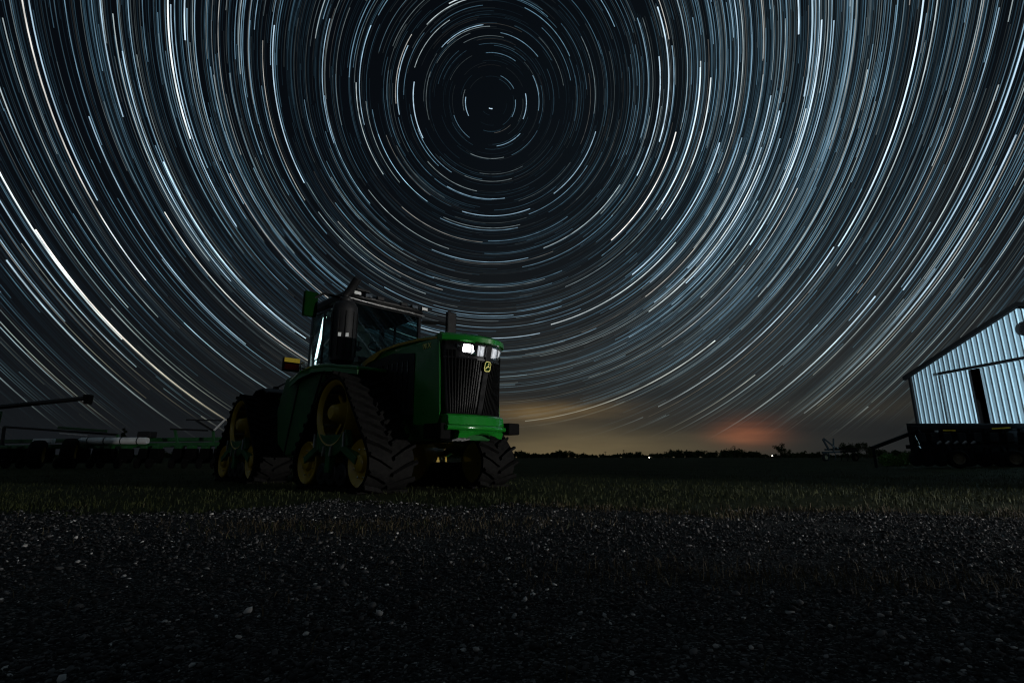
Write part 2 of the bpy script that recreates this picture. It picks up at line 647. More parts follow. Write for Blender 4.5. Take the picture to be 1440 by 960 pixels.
# ================================================================== star trails
def star_trails():
    Rr = 6000.0
    pole = (at(691, 145, 1.0) - Vector((0, 0, CAM_H))).normalized()
    e1 = Vector((1, 0, 0))
    e1 = (e1 - pole * e1.dot(pole)).normalized()
    e2 = pole.cross(e1)
    p, a, b = np.array(pole), np.array(e1), np.array(e2)
    N = 12000
    cosr = 1 - nrg.random(N) * (1 - math.cos(R(128)))
    r = np.arccos(cosr)
    r[:1250] = R(34) * np.sqrt(nrg.random(1250))      # the crowded cap round the pole
    ha = nrg.random(N) * 2 * np.pi
    mag = nrg.random(N)
    # the band of the Milky Way: extra faint stars along a great circle
    K = 1500
    pn = np.array((at(1060, 380, 1) - Vector((0, 0, CAM_H))).normalized())
    q1 = np.cross(pn, np.array([0.35, 0.2, 1.0]))
    q1 /= np.linalg.norm(q1)
    q2 = np.cross(q1, pn)
    th = nrg.normal(0, 0.45, K)
    d = np.cos(th)[:, None] * pn + np.sin(th)[:, None] * q2 + nrg.normal(0, 0.15, K)[:, None] * q1
    d /= np.linalg.norm(d, axis=1)[:, None]
    r2 = np.arccos(np.clip(d @ p, -1, 1))
    h2 = np.arctan2(d @ b, d @ a) - R(20)
    r, ha = np.concatenate([r, r2]), np.concatenate([ha, h2])
    mag = np.concatenate([mag, nrg.random(K) * 0.95])
    # a few bright stars the photograph shows: (pixel, brightness, red/blue tint)
    named_px = [(205, 505, 1.9, 0.8), (30, 330, 0.8, -1), (52, 60, 0.8, -1), (690, 153, 0.9, 0), (1395, 190, 0.9, -1), (560, 112, 0.7, 0),
                (648, 45, 0.6, 0), (1010, 330, 0.8, 0), (1085, 560, 1.5, 0), (880, 555, 1.3, 0.6), (190, 555, 1.0, 0), (60, 520, 0.7, 0), (655, 150, 0.6, 0), (740, 150, 0.6, 0)]
    arc = R(39)
    nm = []
    for px, py, br, tint in named_px:
        v = np.array((at(px, py, 1.0) - Vector((0, 0, CAM_H))).normalized())
        nm.append((math.acos(v @ p), math.atan2(v @ b, v @ a) - arc / 2, br, tint))
    V, F, C = [], [], []
    off = 0
    total = len(r)
    for k in range(total + len(nm)):
        if k < total:
            rr, h, g = r[k], ha[k], mag[k]
            L = 0.014 + 0.19 * g ** 5 + 0.48 * g ** 16 + 0.62 * g ** 60
            tint = rng.gauss(0, 1)
            if rr < R(26):
                L *= 0.62 + 0.38 * (rr / R(26))
        else:
            rr, h, g, tint = nm[k - total]
            L = g
            tint = tint * 2.0
        wdt = R(0.034 + 0.024 * min(1, L) ** 0.5 + (0.040 * min(1, L) ** 3) + rng.random() * 0.012) * (1 - 0.30 * float(sstep(R(40), R(95), rr)))
        # blue-white mostly, a few warm ones
        if tint > 1.5:
            col = np.array((0.98, 0.95, 0.86))
        elif tint < 0.45:
            col = np.array((0.30, 0.70, 1.02))
        else:
            col = np.array((0.74, 0.95, 1.0))
        col = col * (1 - min(1, L) * 0.5) + min(1, L) * 0.5
        ns = 20
        t = h + arc * (1 + rng.gauss(0, 0.012)) * np.linspace(0, 1, ns + 1)
        cd_ = np.cos(t)[:, None] * a + np.sin(t)[:, None] * b
        inn = math.cos(rr - wdt / 2) * p + math.sin(rr - wdt / 2) * cd_
        out = math.cos(rr + wdt / 2) * p + math.sin(rr + wdt / 2) * cd_
        alt = inn[:, 2]
        if alt.max() < 0.012:
            continue
        ext = np.exp(-0.18 / np.maximum(alt, 0.012)) * np.clip((alt - 0.012) / 0.06, 0, 1) * 1.25
        tw = np.clip(1 + 0.20 * nrg.normal(0, 1, ns + 1), 0.3, 1.6)
        lum = L * ext * tw
        red = np.clip(0.25 - alt, 0, 0.25)[:, None] * np.array([0.0, -0.5, -1.6])
        cc = np.clip(lum[:, None] * (col + red), 0, 2)
        ok = alt > 0.008
        i = np.arange(ns)
        i = i[ok[:-1] & ok[1:]]
        V.append(np.stack([inn, out], 1).reshape(-1, 3) * Rr + np.array([0, 0, CAM_H]))
        C.append(np.repeat(cc, 2, 0))
        F.append(np.stack([2 * i, 2 * i + 1, 2 * i + 3, 2 * i + 2], -1) + off)
        off += 2 * (ns + 1)
    V, F, C = np.concatenate(V), np.concatenate(F), np.concatenate(C)
    m = bpy.data.materials.new('starlight')
    m.use_nodes = True
    nt = m.node_tree
    nt.nodes.clear()
    at_ = nt.nodes.new('ShaderNodeAttribute')
    at_.attribute_name = 'star_colour'
    em = nt.nodes.new('ShaderNodeEmission')
    nt.links.new(at_.outputs['Color'], em.inputs['Color'])
    tr = nt.nodes.new('ShaderNodeBsdfTransparent')
    ad = nt.nodes.new('ShaderNodeAddShader')
    nt.links.new(em.outputs[0], ad.inputs[0])
    nt.links.new(tr.outputs[0], ad.inputs[1])
    o = nt.nodes.new('ShaderNodeOutputMaterial')
    nt.links.new(ad.outputs[0], o.inputs[0])
    m.cycles.emission_sampling = 'NONE'
    ob = fast_mesh('star_trails', V, F, m)
    ca = ob.data.color_attributes.new('star_colour', 'FLOAT_COLOR', 'POINT')
    ca.data.foreach_set('color', np.concatenate([C, np.ones((len(C), 1))], 1).astype(np.float32).ravel())
    tag(ob, 'concentric white and blue star trails circling the pole of the night sky', 'star trails', kind='stuff')


star_trails()


# ================================================================== the tracked tractor
# local frame: +x forward, +y the tractor's left, z up; (a, b, z) below has b to the tractor's right
TR = empty('tracked_tractor', (-1.975, 9.685, 0.0), R(-45),
           'large green articulated tractor on four rubber tracks, parked facing the camera', 'tractor')


def T(a, b, z):
    return Vector((a, -b, z))


TRACK_W, BELT = 2.232, 0.80


def lerp(p, q, t):
    return tuple(p[i] + (q[i] - p[i]) * t for i in range(len(p)))


def belt_path(n=64):
    """outline of a belt round one driver and two idlers, as (x, z) points"""
    pts = []
    for cx, cz, rad in ((0.0, 1.27, 0.58), (0.94, 0.445, 0.375), (-0.94, 0.445, 0.375)):
        for k in range(180):
            t = 2 * math.pi * k / 180
            pts.append((cx + rad * math.cos(t), cz + rad * math.sin(t)))
    pts = sorted(set(pts))

    def half(ps):
        h = []
        for p in ps:
            while len(h) > 1 and (h[-1][0] - h[-2][0]) * (p[1] - h[-2][1]) - (h[-1][1] - h[-2][1]) * (p[0] - h[-2][0]) <= 0:
                h.pop()
            h.append(p)
        return h
    hull = half(pts)[:-1] + half(pts[::-1])[:-1]
    hull = np.array(hull + [hull[0]])
    seg = np.linalg.norm(np.diff(hull, axis=0), axis=1)
    s = np.concatenate([[0], np.cumsum(seg)])
    u = np.linspace(0, s[-1], n + 1)[:-1]
    P = np.stack([np.interp(u, s, hull[:, 0]), np.interp(u, s, hull[:, 1])], -1)
    return P, s[-1], (hull, s)


PATH, PLEN, (HULL, HS) = belt_path()


def path_at(u):
    u = u % PLEN
    p = np.array([np.interp(u, HS, HULL[:, 0]), np.interp(u, HS, HULL[:, 1])])
    q = np.array([np.interp((u + 0.02) % PLEN, HS, HULL[:, 0]), np.interp((u + 0.02) % PLEN, HS, HULL[:, 1])])
    t = (q - p) / (np.linalg.norm(q - p) + 1e-9)
    return p, t


def belt_mesh():
    mb = MB()
    rings = []
    for i in range(len(PATH) + 1):
        p = PATH[i % len(PATH)]
        q = PATH[(i + 1) % len(PATH)]
        o = PATH[(i - 1) % len(PATH)]
        t = (q - o) / np.linalg.norm(q - o)
        nrm = np.array([t[1], -t[0]])          # hull runs counter-clockwise: outward
        a, b = p, p + nrm * 0.045
        w = BELT / 2
        rings.append([Vector((a[0], -w, a[1])), Vector((b[0], -w + 0.012, b[1])), Vector((b[0], w - 0.012, b[1])), Vector((a[0], w, a[1]))])
    mb.rings(rings, True, False)
    return mb


def lug_mesh(side):
    """one slanted tread bar: x along the belt, y across, z outward"""
    mb = MB()
    y0, y1 = 0.015 * side, (BELT / 2 + 0.005) * side
    sk = 0.20
    vs = []
    for y, x in ((y0, 0.0), (y1 * 0.55, -sk * 0.6), (y1, -sk)):
        for dx, z in ((-0.034, 0), (-0.020, 0.058), (0.020, 0.058), (0.034, 0)):
            vs.append((x + dx, y, z))
    fs = []
    for k in range(2):
        for i in range(3):
            fs.append((k * 4 + i, k * 4 + i + 1, k * 4 + i + 5, k * 4 + i + 4))
    fs += [(0, 1, 2, 3), (8, 9, 10, 11)]
    return mb.add(vs, fs)


LUG = {}


def track_unit(a0, side):
    """one of the four track units; side +1 is the tractor's right"""
    yb = -side * TRACK_W / 2
    belt = belt_mesh().build('track_belt', 'rubber', TR, smooth=True)
    belt.location = (a0, yb, 0)
    npitch = 34
    for k in range(npitch):
        for sd_ in (1, -1):
            u = PLEN * (k + (0.5 if sd_ < 0 else 0)) / npitch
            p, t = path_at(u)
            key = sd_
            if key not in LUG:
                o = lug_mesh(sd_).build('tread_lug', 'rubber', belt)
                LUG[key] = o.data
            else:
                o = bpy.data.objects.new('tread_lug', LUG[key])
                COL.objects.link(o)
                o.parent = belt
            n = np.array([t[1], -t[0]])
            # the arrow of the tread points down on the front face: travel direction of decreasing u
            X = Vector((-t[0], 0, -t[1]))
            Z = Vector((n[0], 0, n[1]))
            Y = Z.cross(X)
            m4 = Matrix((X, Y, Z)).transposed().to_4x4()
            m4.translation = Vector((p[0], 0, p[1])) + Z * 0.040
            o.matrix_local = m4
    ax = Vector((0, -side, 0))
    yo = yb - side * 0.30                       # outer face of the wheels
    dw = MB().lathe([(0, 0.47), (0.05, 0.50), (0.07, 0.55), (-0.02, 0.575), (-0.55, 0.575), (-0.57, 0.52), (-0.50, 0.47)], (a0, yo, 1.27), ax, 40, caps=False)
    dwo = dw.build('drive_wheel', 'yellow', TR, smooth=True)
    bars = MB()
    for k in range(16):
        t = 2 * math.pi * k / 16
        c = Vector((a0 + 0.5 * math.cos(t), yo + side * 0.17, 1.27 + 0.5 * math.sin(t)))
        bars.tube([c - ax * 0.12, c + ax * 0.14], 0.028, 8)
    tag(bars.build('drive_bars', 'steel', dwo), kind='stuff')
    hub = MB().lathe([(-0.30, 0.02), (-0.30, 0.24), (-0.12, 0.18), (-0.02, 0.15), (0.06, 0.13), (0.09, 0.10), (0.09, 0.02)], (a0, yo, 1.27), ax, 28)
    for k in range(8):
        t = 2 * math.pi * k / 8
        c = Vector((a0 + 0.36 * math.cos(t), yo + side * 0.22, 1.27 + 0.36 * math.sin(t)))
        hub.box(c, (0.30, 0.045, 0.06), Matrix.Rotation(-t, 3, 'Y'))
    hub.build('hub', 'yellow', dwo, smooth=True)
    for ia in (0.94, -0.94):
        w = MB().lathe([(-0.02, 0.10), (-0.05, 0.20), (-0.045, 0.26), (0.0, 0.315), (0.02, 0.355), (0.0, 0.372), (-0.52, 0.372), (-0.52, 0.30), (-0.46, 0.02)], (a0 + ia, yo, 0.445), ax, 36, caps=False)
        wo_ = w.build('idler_wheel', 'yellow', TR, smooth=True)
        MB().lathe([(-0.06, 0.15), (0.03, 0.13), (0.05, 0.10), (0.055, 0.01)], (a0 + ia, yo, 0.445), ax, 20).build('hub', 'yellow', wo_, smooth=True)
        b_ = MB()
        for k in range(8):
            t = 2 * math.pi * (k + 0.5) / 8
            b_.lathe([(-0.05, 0.018), (-0.012, 0.018), (-0.008, 0.005)], (a0 + ia + 0.225 * math.cos(t), yo, 0.445 + 0.225 * math.sin(t)), ax, 6)
        tag(b_.build('wheel_bolts', 'chrome', wo_), kind='stuff')
    for ia in (-0.34, 0.0, 0.34):
        MB().lathe([(-0.5, 0.05), (-0.5, 0.185), (0.0, 0.185), (0.02, 0.16), (0.02, 0.07), (0.05, 0.06), (0.05, 0.01)], (a0 + ia, yo, 0.262), ax, 24).build('mid_roller', 'black', TR, smooth=True)
    fr = MB()
    fr.prism([(a0 - 0.62, 0.72), (a0 - 0.50, 0.98), (a0 - 0.30, 0.90), (a0 + 0.30, 0.90), (a0 + 0.50, 0.98), (a0 + 0.62, 0.72), (a0 + 0.20, 0.56), (a0 - 0.20, 0.56)], 1, min(yo - side * 0.06, yo + side * 0.05), max(yo - side * 0.06, yo + side * 0.05))
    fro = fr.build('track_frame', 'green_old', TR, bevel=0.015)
    g = MB()
    for ia in (-1, 1):
        g.box((a0 + ia * 0.66, yo - side * 0.02, 0.60), (0.56, 0.12, 0.12), Matrix.Rotation(R(24) * ia, 3, 'Y'))
    g.box((a0, yo - side * 0.03, 0.46), (0.16, 0.12, 0.34))
    g.build('frame_arm', 'green_old', fro, bevel=0.012)
    g = MB()
    for ia in (-0.13, 0.13):
        g.tube([(a0 + ia - 0.02, yo - side * 0.10, 0.56), (a0 + ia + 0.02, yo - side * 0.10, 0.72)], 0.025, 8)
    for ia in (-0.52, 0.52):
        g.tube([(a0 + ia, yo - side * 0.09, 0.70), (a0 + ia, yo - side * 0.09, 0.93)], 0.018, 8)
    tag(g.build('frame_pins', 'steel', fro), kind='stuff')


for a0 in (0.0, -4.638):
    for side in (1, -1):
        yi = -side * (TRACK_W / 2 - 0.22)
        if side > 0 or a0 < -1:  # added plate: keeps lamp light off the wheels seen through the gaps
            MB().prism([(a0 - 1.0, 0.20), (a0 + 1.0, 0.20), (a0 + 1.05, 0.50), (a0 + 0.40, 1.30), (a0 - 0.40, 1.30), (a0 - 1.05, 0.50)], 1, yi - 0.03, yi + 0.03).build('light_block_plate', 'blacksteel', TR, bevel=0.02)
        track_unit(a0, side)

# ---- frames, axles, articulation
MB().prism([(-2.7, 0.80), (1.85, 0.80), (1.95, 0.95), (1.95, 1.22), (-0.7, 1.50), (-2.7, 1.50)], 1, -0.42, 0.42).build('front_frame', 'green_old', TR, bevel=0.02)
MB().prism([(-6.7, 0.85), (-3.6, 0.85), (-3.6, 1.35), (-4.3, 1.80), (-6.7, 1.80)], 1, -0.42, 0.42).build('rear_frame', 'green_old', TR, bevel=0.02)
ar = MB().lathe([(-0.55, 0.02), (-0.55, 0.22), (0.30, 0.22), (0.30, 0.02)], (-3.15, 0, 1.10), (0, 0, 1), 20)
ar.box((-3.15, 0, 1.05), (1.4, 0.6, 0.18))
ar.build('articulation_joint', 'blacksteel', TR, smooth=True)
for a0 in (0.0, -4.638):
    MB().lathe([(-1.35, 0.02), (-1.35, 0.15), (-0.6, 0.20), (0.6, 0.20), (1.35, 0.15), (1.35, 0.02)], (a0, 0, 1.27), (0, 1, 0), 18).build('axle', 'green_old', TR, smooth=True)

# ---- hood: lofted shell
def hood_ring(a, zs, hw, crown):
    """half-section points from the right lower edge over the top to the left lower edge"""
    pr = [(hw - 0.02, 1.28), (hw, 1.7), (hw, zs - 0.14), (hw - 0.012, zs - 0.06), (hw - 0.045, zs), (hw - 0.12, zs + 0.035), (hw * 0.45, zs + crown * 0.85), (0.0, zs + crown)]
    full = pr + [(-b, z) for b, z in pr[-2::-1]]
    return [T(a, b, z) for b, z in full]


stations = [(-0.86, 2.34, 0.58, 0.08), (-0.5, 2.42, 0.59, 0.09), (0.0, 2.49, 0.60, 0.09), (0.6, 2.52, 0.61, 0.09), (1.2, 2.51, 0.615, 0.08), (1.66, 2.47, 0.62, 0.07), (1.80, 2.45, 0.62, 0.06)]
hood = MB().rings([hood_ring(*s) for s in stations], False, False).build('hood', 'green', TR, smooth=True)
so = hood.modifiers.new('thick', 'SOLIDIFY')
so.thickness = 0.02
so.offset = -1

# grille surface: prow that leans forward at the top; s -1 (left) .. 1 (right), t 0 (top) .. 1 (bottom)
TOP = [(-1.0, 1.86, 2.35), (-0.7, 2.05, 2.335), (-0.35, 2.21, 2.31), (0.0, 2.28, 2.295), (0.35, 2.21, 2.31), (0.7, 2.05, 2.335), (1.0, 1.83, 2.35)]


def S(s, t, off=0.0):
    xs = [q[0] for q in TOP]
    atop, ztop = np.interp(s, xs, [q[1] for q in TOP]), np.interp(s, xs, [q[2] for q in TOP])
    abot = 2.02 - 0.10 * s * s
    b = s * (0.625 * (1 - t) + 0.565 * t)
    a = atop * (1 - t) + abot * t
    z = ztop * (1 - t) + 1.20 * t
    n = Vector((1.0, -0.55 * s * (1 - 0.6 * t), 0.0)).normalized()
    return T(a, b, z) + n * off


g = MB()
ss = np.linspace(-1, 1, 25)
ts = np.linspace(0, 1, 9)
vs = [S(s, t) for t in ts for s in ss]
fs = [(j * 25 + i, j * 25 + i + 1, (j + 1) * 25 + i + 1, (j + 1) * 25 + i) for j in range(8) for i in range(24)]
grille = g.add(vs, fs).build('grille', 'black', TR, smooth=True)
gs = grille.modifiers.new('thick', 'SOLIDIFY')
gs.thickness = 0.03
for k in range(28):
    s = -0.93 + 1.86 * (k + 0.5) / 28
    if abs(s) < 0.10:
        continue
    prof = [(-0.012, 0.001), (-0.008, 0.022), (0.008, 0.022), (0.012, 0.001)]
    rings = []
    for t in np.linspace(0.24 if abs(s) < 0.72 else 0.12, 0.985, 6):
        rings.append([S(s + ds, t, o) for ds, o in prof])
    MB().rings(rings, True, True).build('grille_slat', 'slat', grille)
MB().rings([[S(s, t, o) for s, o in ((-0.085, 0.002), (-0.075, 0.03), (0.075, 0.03), (0.085, 0.002))] for t in np.linspace(0.02, 0.985, 6)], True, True).build('centre_bar', 'gloss', grille)
MB().rings([[S(s, t, 0.014) for t in (0.215, 0.235)] + [S(s, t, 0.002) for t in (0.24, 0.21)] for s in np.linspace(-0.99, 0.99, 15)], True, True).build('grille_trim', 'gloss', grille)

# headlights under the lip of the hood
for sg in (1, -1):
    ed = np.linspace(0.10, 0.80, 9) * sg
    body = MB()
    rings = []
    for s in ed:
        k = abs(s)
        lo = 0.195 - 0.13 * max(0, (k - 0.5) / 0.3) ** 1.5
        rings.append([S(s, 0.012, 0.004), S(s, lo, 0.004), S(s, lo, -0.06), S(s, 0.012, -0.06)])
    hl = body.rings(rings, True, True).build('headlight', 'gloss', TR)
    lens = MB()
    rings = []
    for s in ed:
        k = abs(s)
        lo = 0.195 - 0.13 * max(0, (k - 0.5) / 0.3) ** 1.5
        rings.append([S(s, 0.012, 0.042), S(s, lo, 0.036)])
    lens.rings(rings, False, False).build('lens', 'lens', hl, smooth=True)
    cells = [(0.14, 0.23, 'led_dim'), (0.25, 0.30, 'led_dim'), (0.33, 0.44, 'chrome'), (0.46, 0.61, 'led'), (0.64, 0.74, 'chrome')]
    for s0, s1, mm in cells:
        if sg < 0 and mm == 'led':
            mm = 'led_dim'
        hi = 0.175 if s1 < 0.5 else 0.165 - 0.10 * max(0, (s1 - 0.5) / 0.3) ** 1.5
        c = MB()
        # stepped cup: rim, then inset face
        q = [S(sg * s0, 0.03, 0.006), S(sg * s1, 0.03, 0.006), S(sg * s1, hi, 0.006), S(sg * s0, hi, 0.006)]
        m_ = [S(sg * (s0 + 0.012), 0.045, 0.030), S(sg * (s1 - 0.012), 0.045, 0.030), S(sg * (s1 - 0.012), hi - 0.015, 0.030), S(sg * (s0 + 0.012), hi - 0.015, 0.030)]
        ctr = S(sg * (s0 + s1) / 2, 0.03 + hi / 2, 0.014)
        c.add(q + m_ + [ctr], [(0, 1, 5, 4), (1, 2, 6, 5), (2, 3, 7, 6), (3, 0, 4, 7), (4, 5, 8), (5, 6, 8), (6, 7, 8), (7, 4, 8)])
        c.build('lamp_cell', mm, hl)
        if mm == 'led':
            MB().add([S(sg * (s0 - 0.05), 0.085, 0.02), S(sg * (s0 - 0.005), 0.085, 0.02), S(sg * (s0 - 0.005), 0.165, 0.02), S(sg * (s0 - 0.05), 0.165, 0.02)], [(0, 1, 2, 3)]).build('lamp_wing', 'led_dim', hl)
            MB().add([S(sg * s1, 0.07, 0.02), S(sg * (s1 + 0.022), 0.075, 0.02), S(sg * (s1 + 0.022), 0.14, 0.02), S(sg * s1, 0.15, 0.02)], [(0, 1, 2, 3)]).build('lamp_wing', 'led', hl)

# hood lip above the grille
rings = []
for s in np.linspace(-1, 1, 17):
    base = S(s, 0.0, 0.0)
    o = S(s, 0.0, 0.075)
    zt = base.z + 0.115
    inner = T(1.66, s * 0.62, 2.47 + 0.07 * (1 - abs(s) ** 2))
    rings.append([inner, Vector((o.x - 0.06, o.y, zt + 0.015)), Vector((o.x, o.y, zt - 0.03)), Vector((o.x - 0.004, o.y, base.z + 0.012)), Vector((o.x - 0.10, o.y, base.z + 0.004)), inner - Vector((0, 0, 0.10))])
MB().rings(rings, True, True).build('hood_lip', 'green', TR, smooth=True)

# hood side: black louvred panel and the front green corner panel
for sd_ in (1, -1):
    p_ = MB().prism([(-0.80, 1.30), (1.12, 1.22), (1.10, 2.25), (0.45, 2.34), (-0.05, 2.30), (-0.55, 2.20)], 1, *sorted((-sd_ * 0.612, -sd_ * 0.635))).build('side_screen', 'black', TR, bevel=0.008)
    for k in range(9):
        x = -0.35 + k * 0.16
        MB().box((x, -sd_ * 0.640, 1.75), (0.035, 0.016, 0.80)).build('screen_rib', 'gloss', p_)
    MB().prism([(1.15, 1.05), (1.80, 1.02), (1.86, 1.22), (1.80, 2.36), (1.66, 2.41), (1.15, 2.40)], 1, *sorted((-sd_ * 0.622, -sd_ * 0.640))).build('corner_panel', 'green', TR, bevel=0.01)
    # stripe: wide kinked start by the cab, thin line to the nose
    up = [(-0.62, 2.31), (-0.30, 2.405), (0.05, 2.465), (0.6, 2.492), (1.2, 2.480), (1.74, 2.432)]
    lo = [(-0.62, 2.20), (-0.36, 2.285), (-0.20, 2.30), (0.05, 2.42), (0.6, 2.450), (1.2, 2.440), (1.74, 2.398)]
    MB().prism(up + lo[::-1], 1, *sorted((-sd_ * 0.600, -sd_ * 0.645))).build('hood_stripe', 'yellow', TR)


def text_mesh(txt, size, name, m, parent, mw):
    cu = bpy.data.curves.new(name, 'FONT')
    cu.body = txt
    cu.size = size
    cu.extrude = 0.004
    cu.align_x = 'CENTER'
    cu.align_y = 'CENTER'
    tmp = bpy.data.objects.new('tmp', cu)
    COL.objects.link(tmp)
    bpy.context.view_layer.update()
    me = bpy.data.meshes.new_from_object(tmp.evaluated_get(bpy.context.evaluated_depsgraph_get()))
    bpy.data.objects.remove(tmp)
    me.materials.clear()
    me.materials.append(M[m])
    o = bpy.data.objects.new(name, me)
    COL.objects.link(o)
    o.parent = parent
    o.matrix_local = mw
    return o


# model lettering on the right corner panel (seen from the right: text runs towards the nose)
mw = Matrix(((1, 0, 0, 1.47), (0, 0, -1, -0.647), (0, 1, 0, 2.31), (0, 0, 0, 1)))
text_mesh('9RX', 0.13, 'model_lettering', 'badge', TR, mw)

# emblem on the centre bar
def plate(name, w, h, off, thick, m, parent, poly=None):
    c = S(0.0, 0.31, off)
    tilt = math.atan2(0.26, 1.09)
    if poly is None:
        poly = []
        for k in range(24):
            t = 2 * math.pi * k / 24
            cx, cy = math.cos(t), math.sin(t)
            poly.append((math.copysign(abs(cx) ** 0.55, cx) * w / 2, math.copysign(abs(cy) ** 0.55, cy) * h / 2))
    mb = MB()
    n = len(poly)
    rot = Matrix.Rotation(tilt, 3, 'Y')
    vs = [c + rot @ Vector((d, p[0], p[1])) for d in (0, thick) for p in poly]
    mb.add(vs, [tuple(range(n))[::-1], tuple(range(n, 2 * n))] + [(i, (i + 1) % n, n + (i + 1) % n, n + i) for i in range(n)])
    return mb.build(name, m, parent)


emb = plate('emblem', 0.135, 0.165, 0.032, 0.010, 'badge', TR)
plate('emblem_field', 0.106, 0.136, 0.043, 0.004, 'dark_green', emb)
# leaping animal, seen in profile
deer = [(-0.040, -0.040), (-0.034, -0.016), (-0.022, -0.004), (-0.006, 0.002), (0.006, 0.014), (0.004, 0.028), (-0.010, 0.044), (0.004, 0.036), (0.010, 0.048), (0.014, 0.034), (0.022, 0.024),
        (0.016, 0.016), (0.016, 0.002), (0.036, -0.012), (0.030, -0.018), (0.008, -0.010), (-0.008, -0.014), (-0.020, -0.024), (-0.032, -0.046)]
plate('emblem_figure', 0, 0, 0.048, 0.003, 'badge', emb, [(1.15 * u_, 1.2 * v_) for u_, v_ in deer])

# ---- front bumper casting: upper plate, rolled edge, lower bowl with an arch
bw = 0.585
up_ = MB()
rings = []
for b in np.linspace(-bw, bw, 13):
    d = -0.10 * (b / bw) ** 2
    rings.append([T(2.06 + d, b, 1.195), T(2.10 + d, b, 1.16), T(2.12 + d, b, 1.03), T(1.86 + d, b, 1.03), T(1.86 + d, b, 1.195)])
bump = up_.rings(rings, True, True).build('bumper', 'green_gloss', TR, smooth=True, bevel=0.008)
rings = []
for b in np.linspace(-bw - 0.03, bw + 0.03, 17):
    d = -0.12 * (b / bw) ** 2
    rings.append([T(2.13 + d + 0.050 * math.cos(t), b, 0.985 + 0.042 * math.sin(t)) for t in np.linspace(0, 2 * math.pi, 13)[:-1]])
MB().rings(rings, True, True).build('rolled_edge', 'green_gloss', bump, smooth=True)
rings = []
for b in np.linspace(-0.53, 0.42, 15):
    d = -0.10 * (b / bw) ** 2
    arch = 0.815 + 0.075 * max(0, 1 - ((b + 0.06) / 0.36) ** 2) ** 0.5
    rings.append([T(2.10 + d, b, 0.95), T(2.135 + d, b, 0.915), T(2.10 + d, b, max(0.83, arch)), T(2.02 + d, b, arch), T(1.85 + d, b, arch), T(1.85 + d, b, 0.95)])
MB().rings(rings, True, True).build('bumper_bowl', 'green_gloss', bump, smooth=True)
MB().box(T(1.98, -0.74, 1.00), (0.26, 0.26, 0.19)).build('tow_block', 'matte', TR, bevel=0.02)
MB().box(T(1.75, 0.60, 0.93), (0.45, 0.20, 0.24)).build('tool_box', 'matte', TR, bevel=0.02)
hs = MB()
for k in range(3):
    hs.tube([T(1.75, 0.5 - k * 0.07, 0.80), T(1.95, 0.45 - k * 0.09, 0.79), T(2.0, 0.32 - k * 0.09, 0.82)], 0.016, 8)
hs.build('hydraulic_hose', 'steel', TR, smooth=True)

# ---- cab
CA0, CA1, CB = -2.50, -0.90, 0.86
MB().prism([(-2.62, 1.55), (-0.62, 1.55), (-0.62, 2.18), (-0.85, 2.26), (-2.62, 2.26)], 1, -0.80, 0.80).build('cab_base', 'green', TR, bevel=0.03)
cab = MB()
for a, b, w in ((CA1, CB - 0.06, 0.07), (CA1, -CB + 0.06, 0.07), (CA0, CB - 0.02, 0.10), (CA0, -CB + 0.02, 0.10), (-1.95, CB, 0.05), (-1.95, -CB, 0.05)):
    cab.box(T(a, b, 2.92), (w, w, 1.34))
for z, w in ((2.28, 0.07), (3.57, 0.08)):
    cab.box(T(CA1, 0, z), (w, 2 * CB - 0.1, w)).box(T(CA0, 0, z), (w, 2 * CB, w))
    for b in (-CB + 0.02, CB - 0.02):
        cab.box(T((CA0 + CA1) / 2, b, z + 0.002), (CA1 - CA0, w - 0.004, w - 0.008))
cab.build('cab_frame', 'gloss', TR, bevel=0.012)


def pane(name, pts):
    pts = [Vector(p) for p in pts]
    n = (pts[1] - pts[0]).cross(pts[3] - pts[0]).normalized() * 0.003
    return MB().add([p - n for p in pts] + [p + n for p in pts], [(0, 1, 2, 3), (7, 6, 5, 4), (0, 4, 5, 1), (1, 5, 6, 2), (2, 6, 7, 3), (3, 7, 4, 0)]).build(name, 'glass', TR)


ZB, ZT = 2.31, 3.54
pane('windshield', [T(CA1 + 0.01, CB - 0.10, ZB), T(CA1 + 0.01, -CB + 0.10, ZB), T(CA1 + 0.01, -CB + 0.10, ZT), T(CA1 + 0.01, CB - 0.10, ZT)])
pane('rear_window', [T(CA0, CB - 0.08, ZB), T(CA0, -CB + 0.08, ZB), T(CA0, -CB + 0.08, ZT), T(CA0, CB - 0.08, ZT)])
for sg in (1, -1):
    pane('side_window', [T(-1.92, sg * CB, ZB), T(CA1 - 0.05, sg * (CB - 0.03), ZB), T(CA1 - 0.05, sg * (CB - 0.03), ZT), T(-1.92, sg * CB, ZT)])
    pane('quarter_window', [T(CA0 + 0.06, sg * CB, ZB), T(-1.98, sg * CB, ZB), T(-1.98, sg * CB, ZT), T(CA0 + 0.06, sg * CB, ZT)])
# lit strip lamp on the rear right cab post
MB().prism([(-2.40, 2.38), (-2.36, 2.38), (-2.00, 3.46), (-2.10, 3.46)], 1, -CB + 0.03, -CB + 0.06).build('cab_lamp', 'strip', TR)
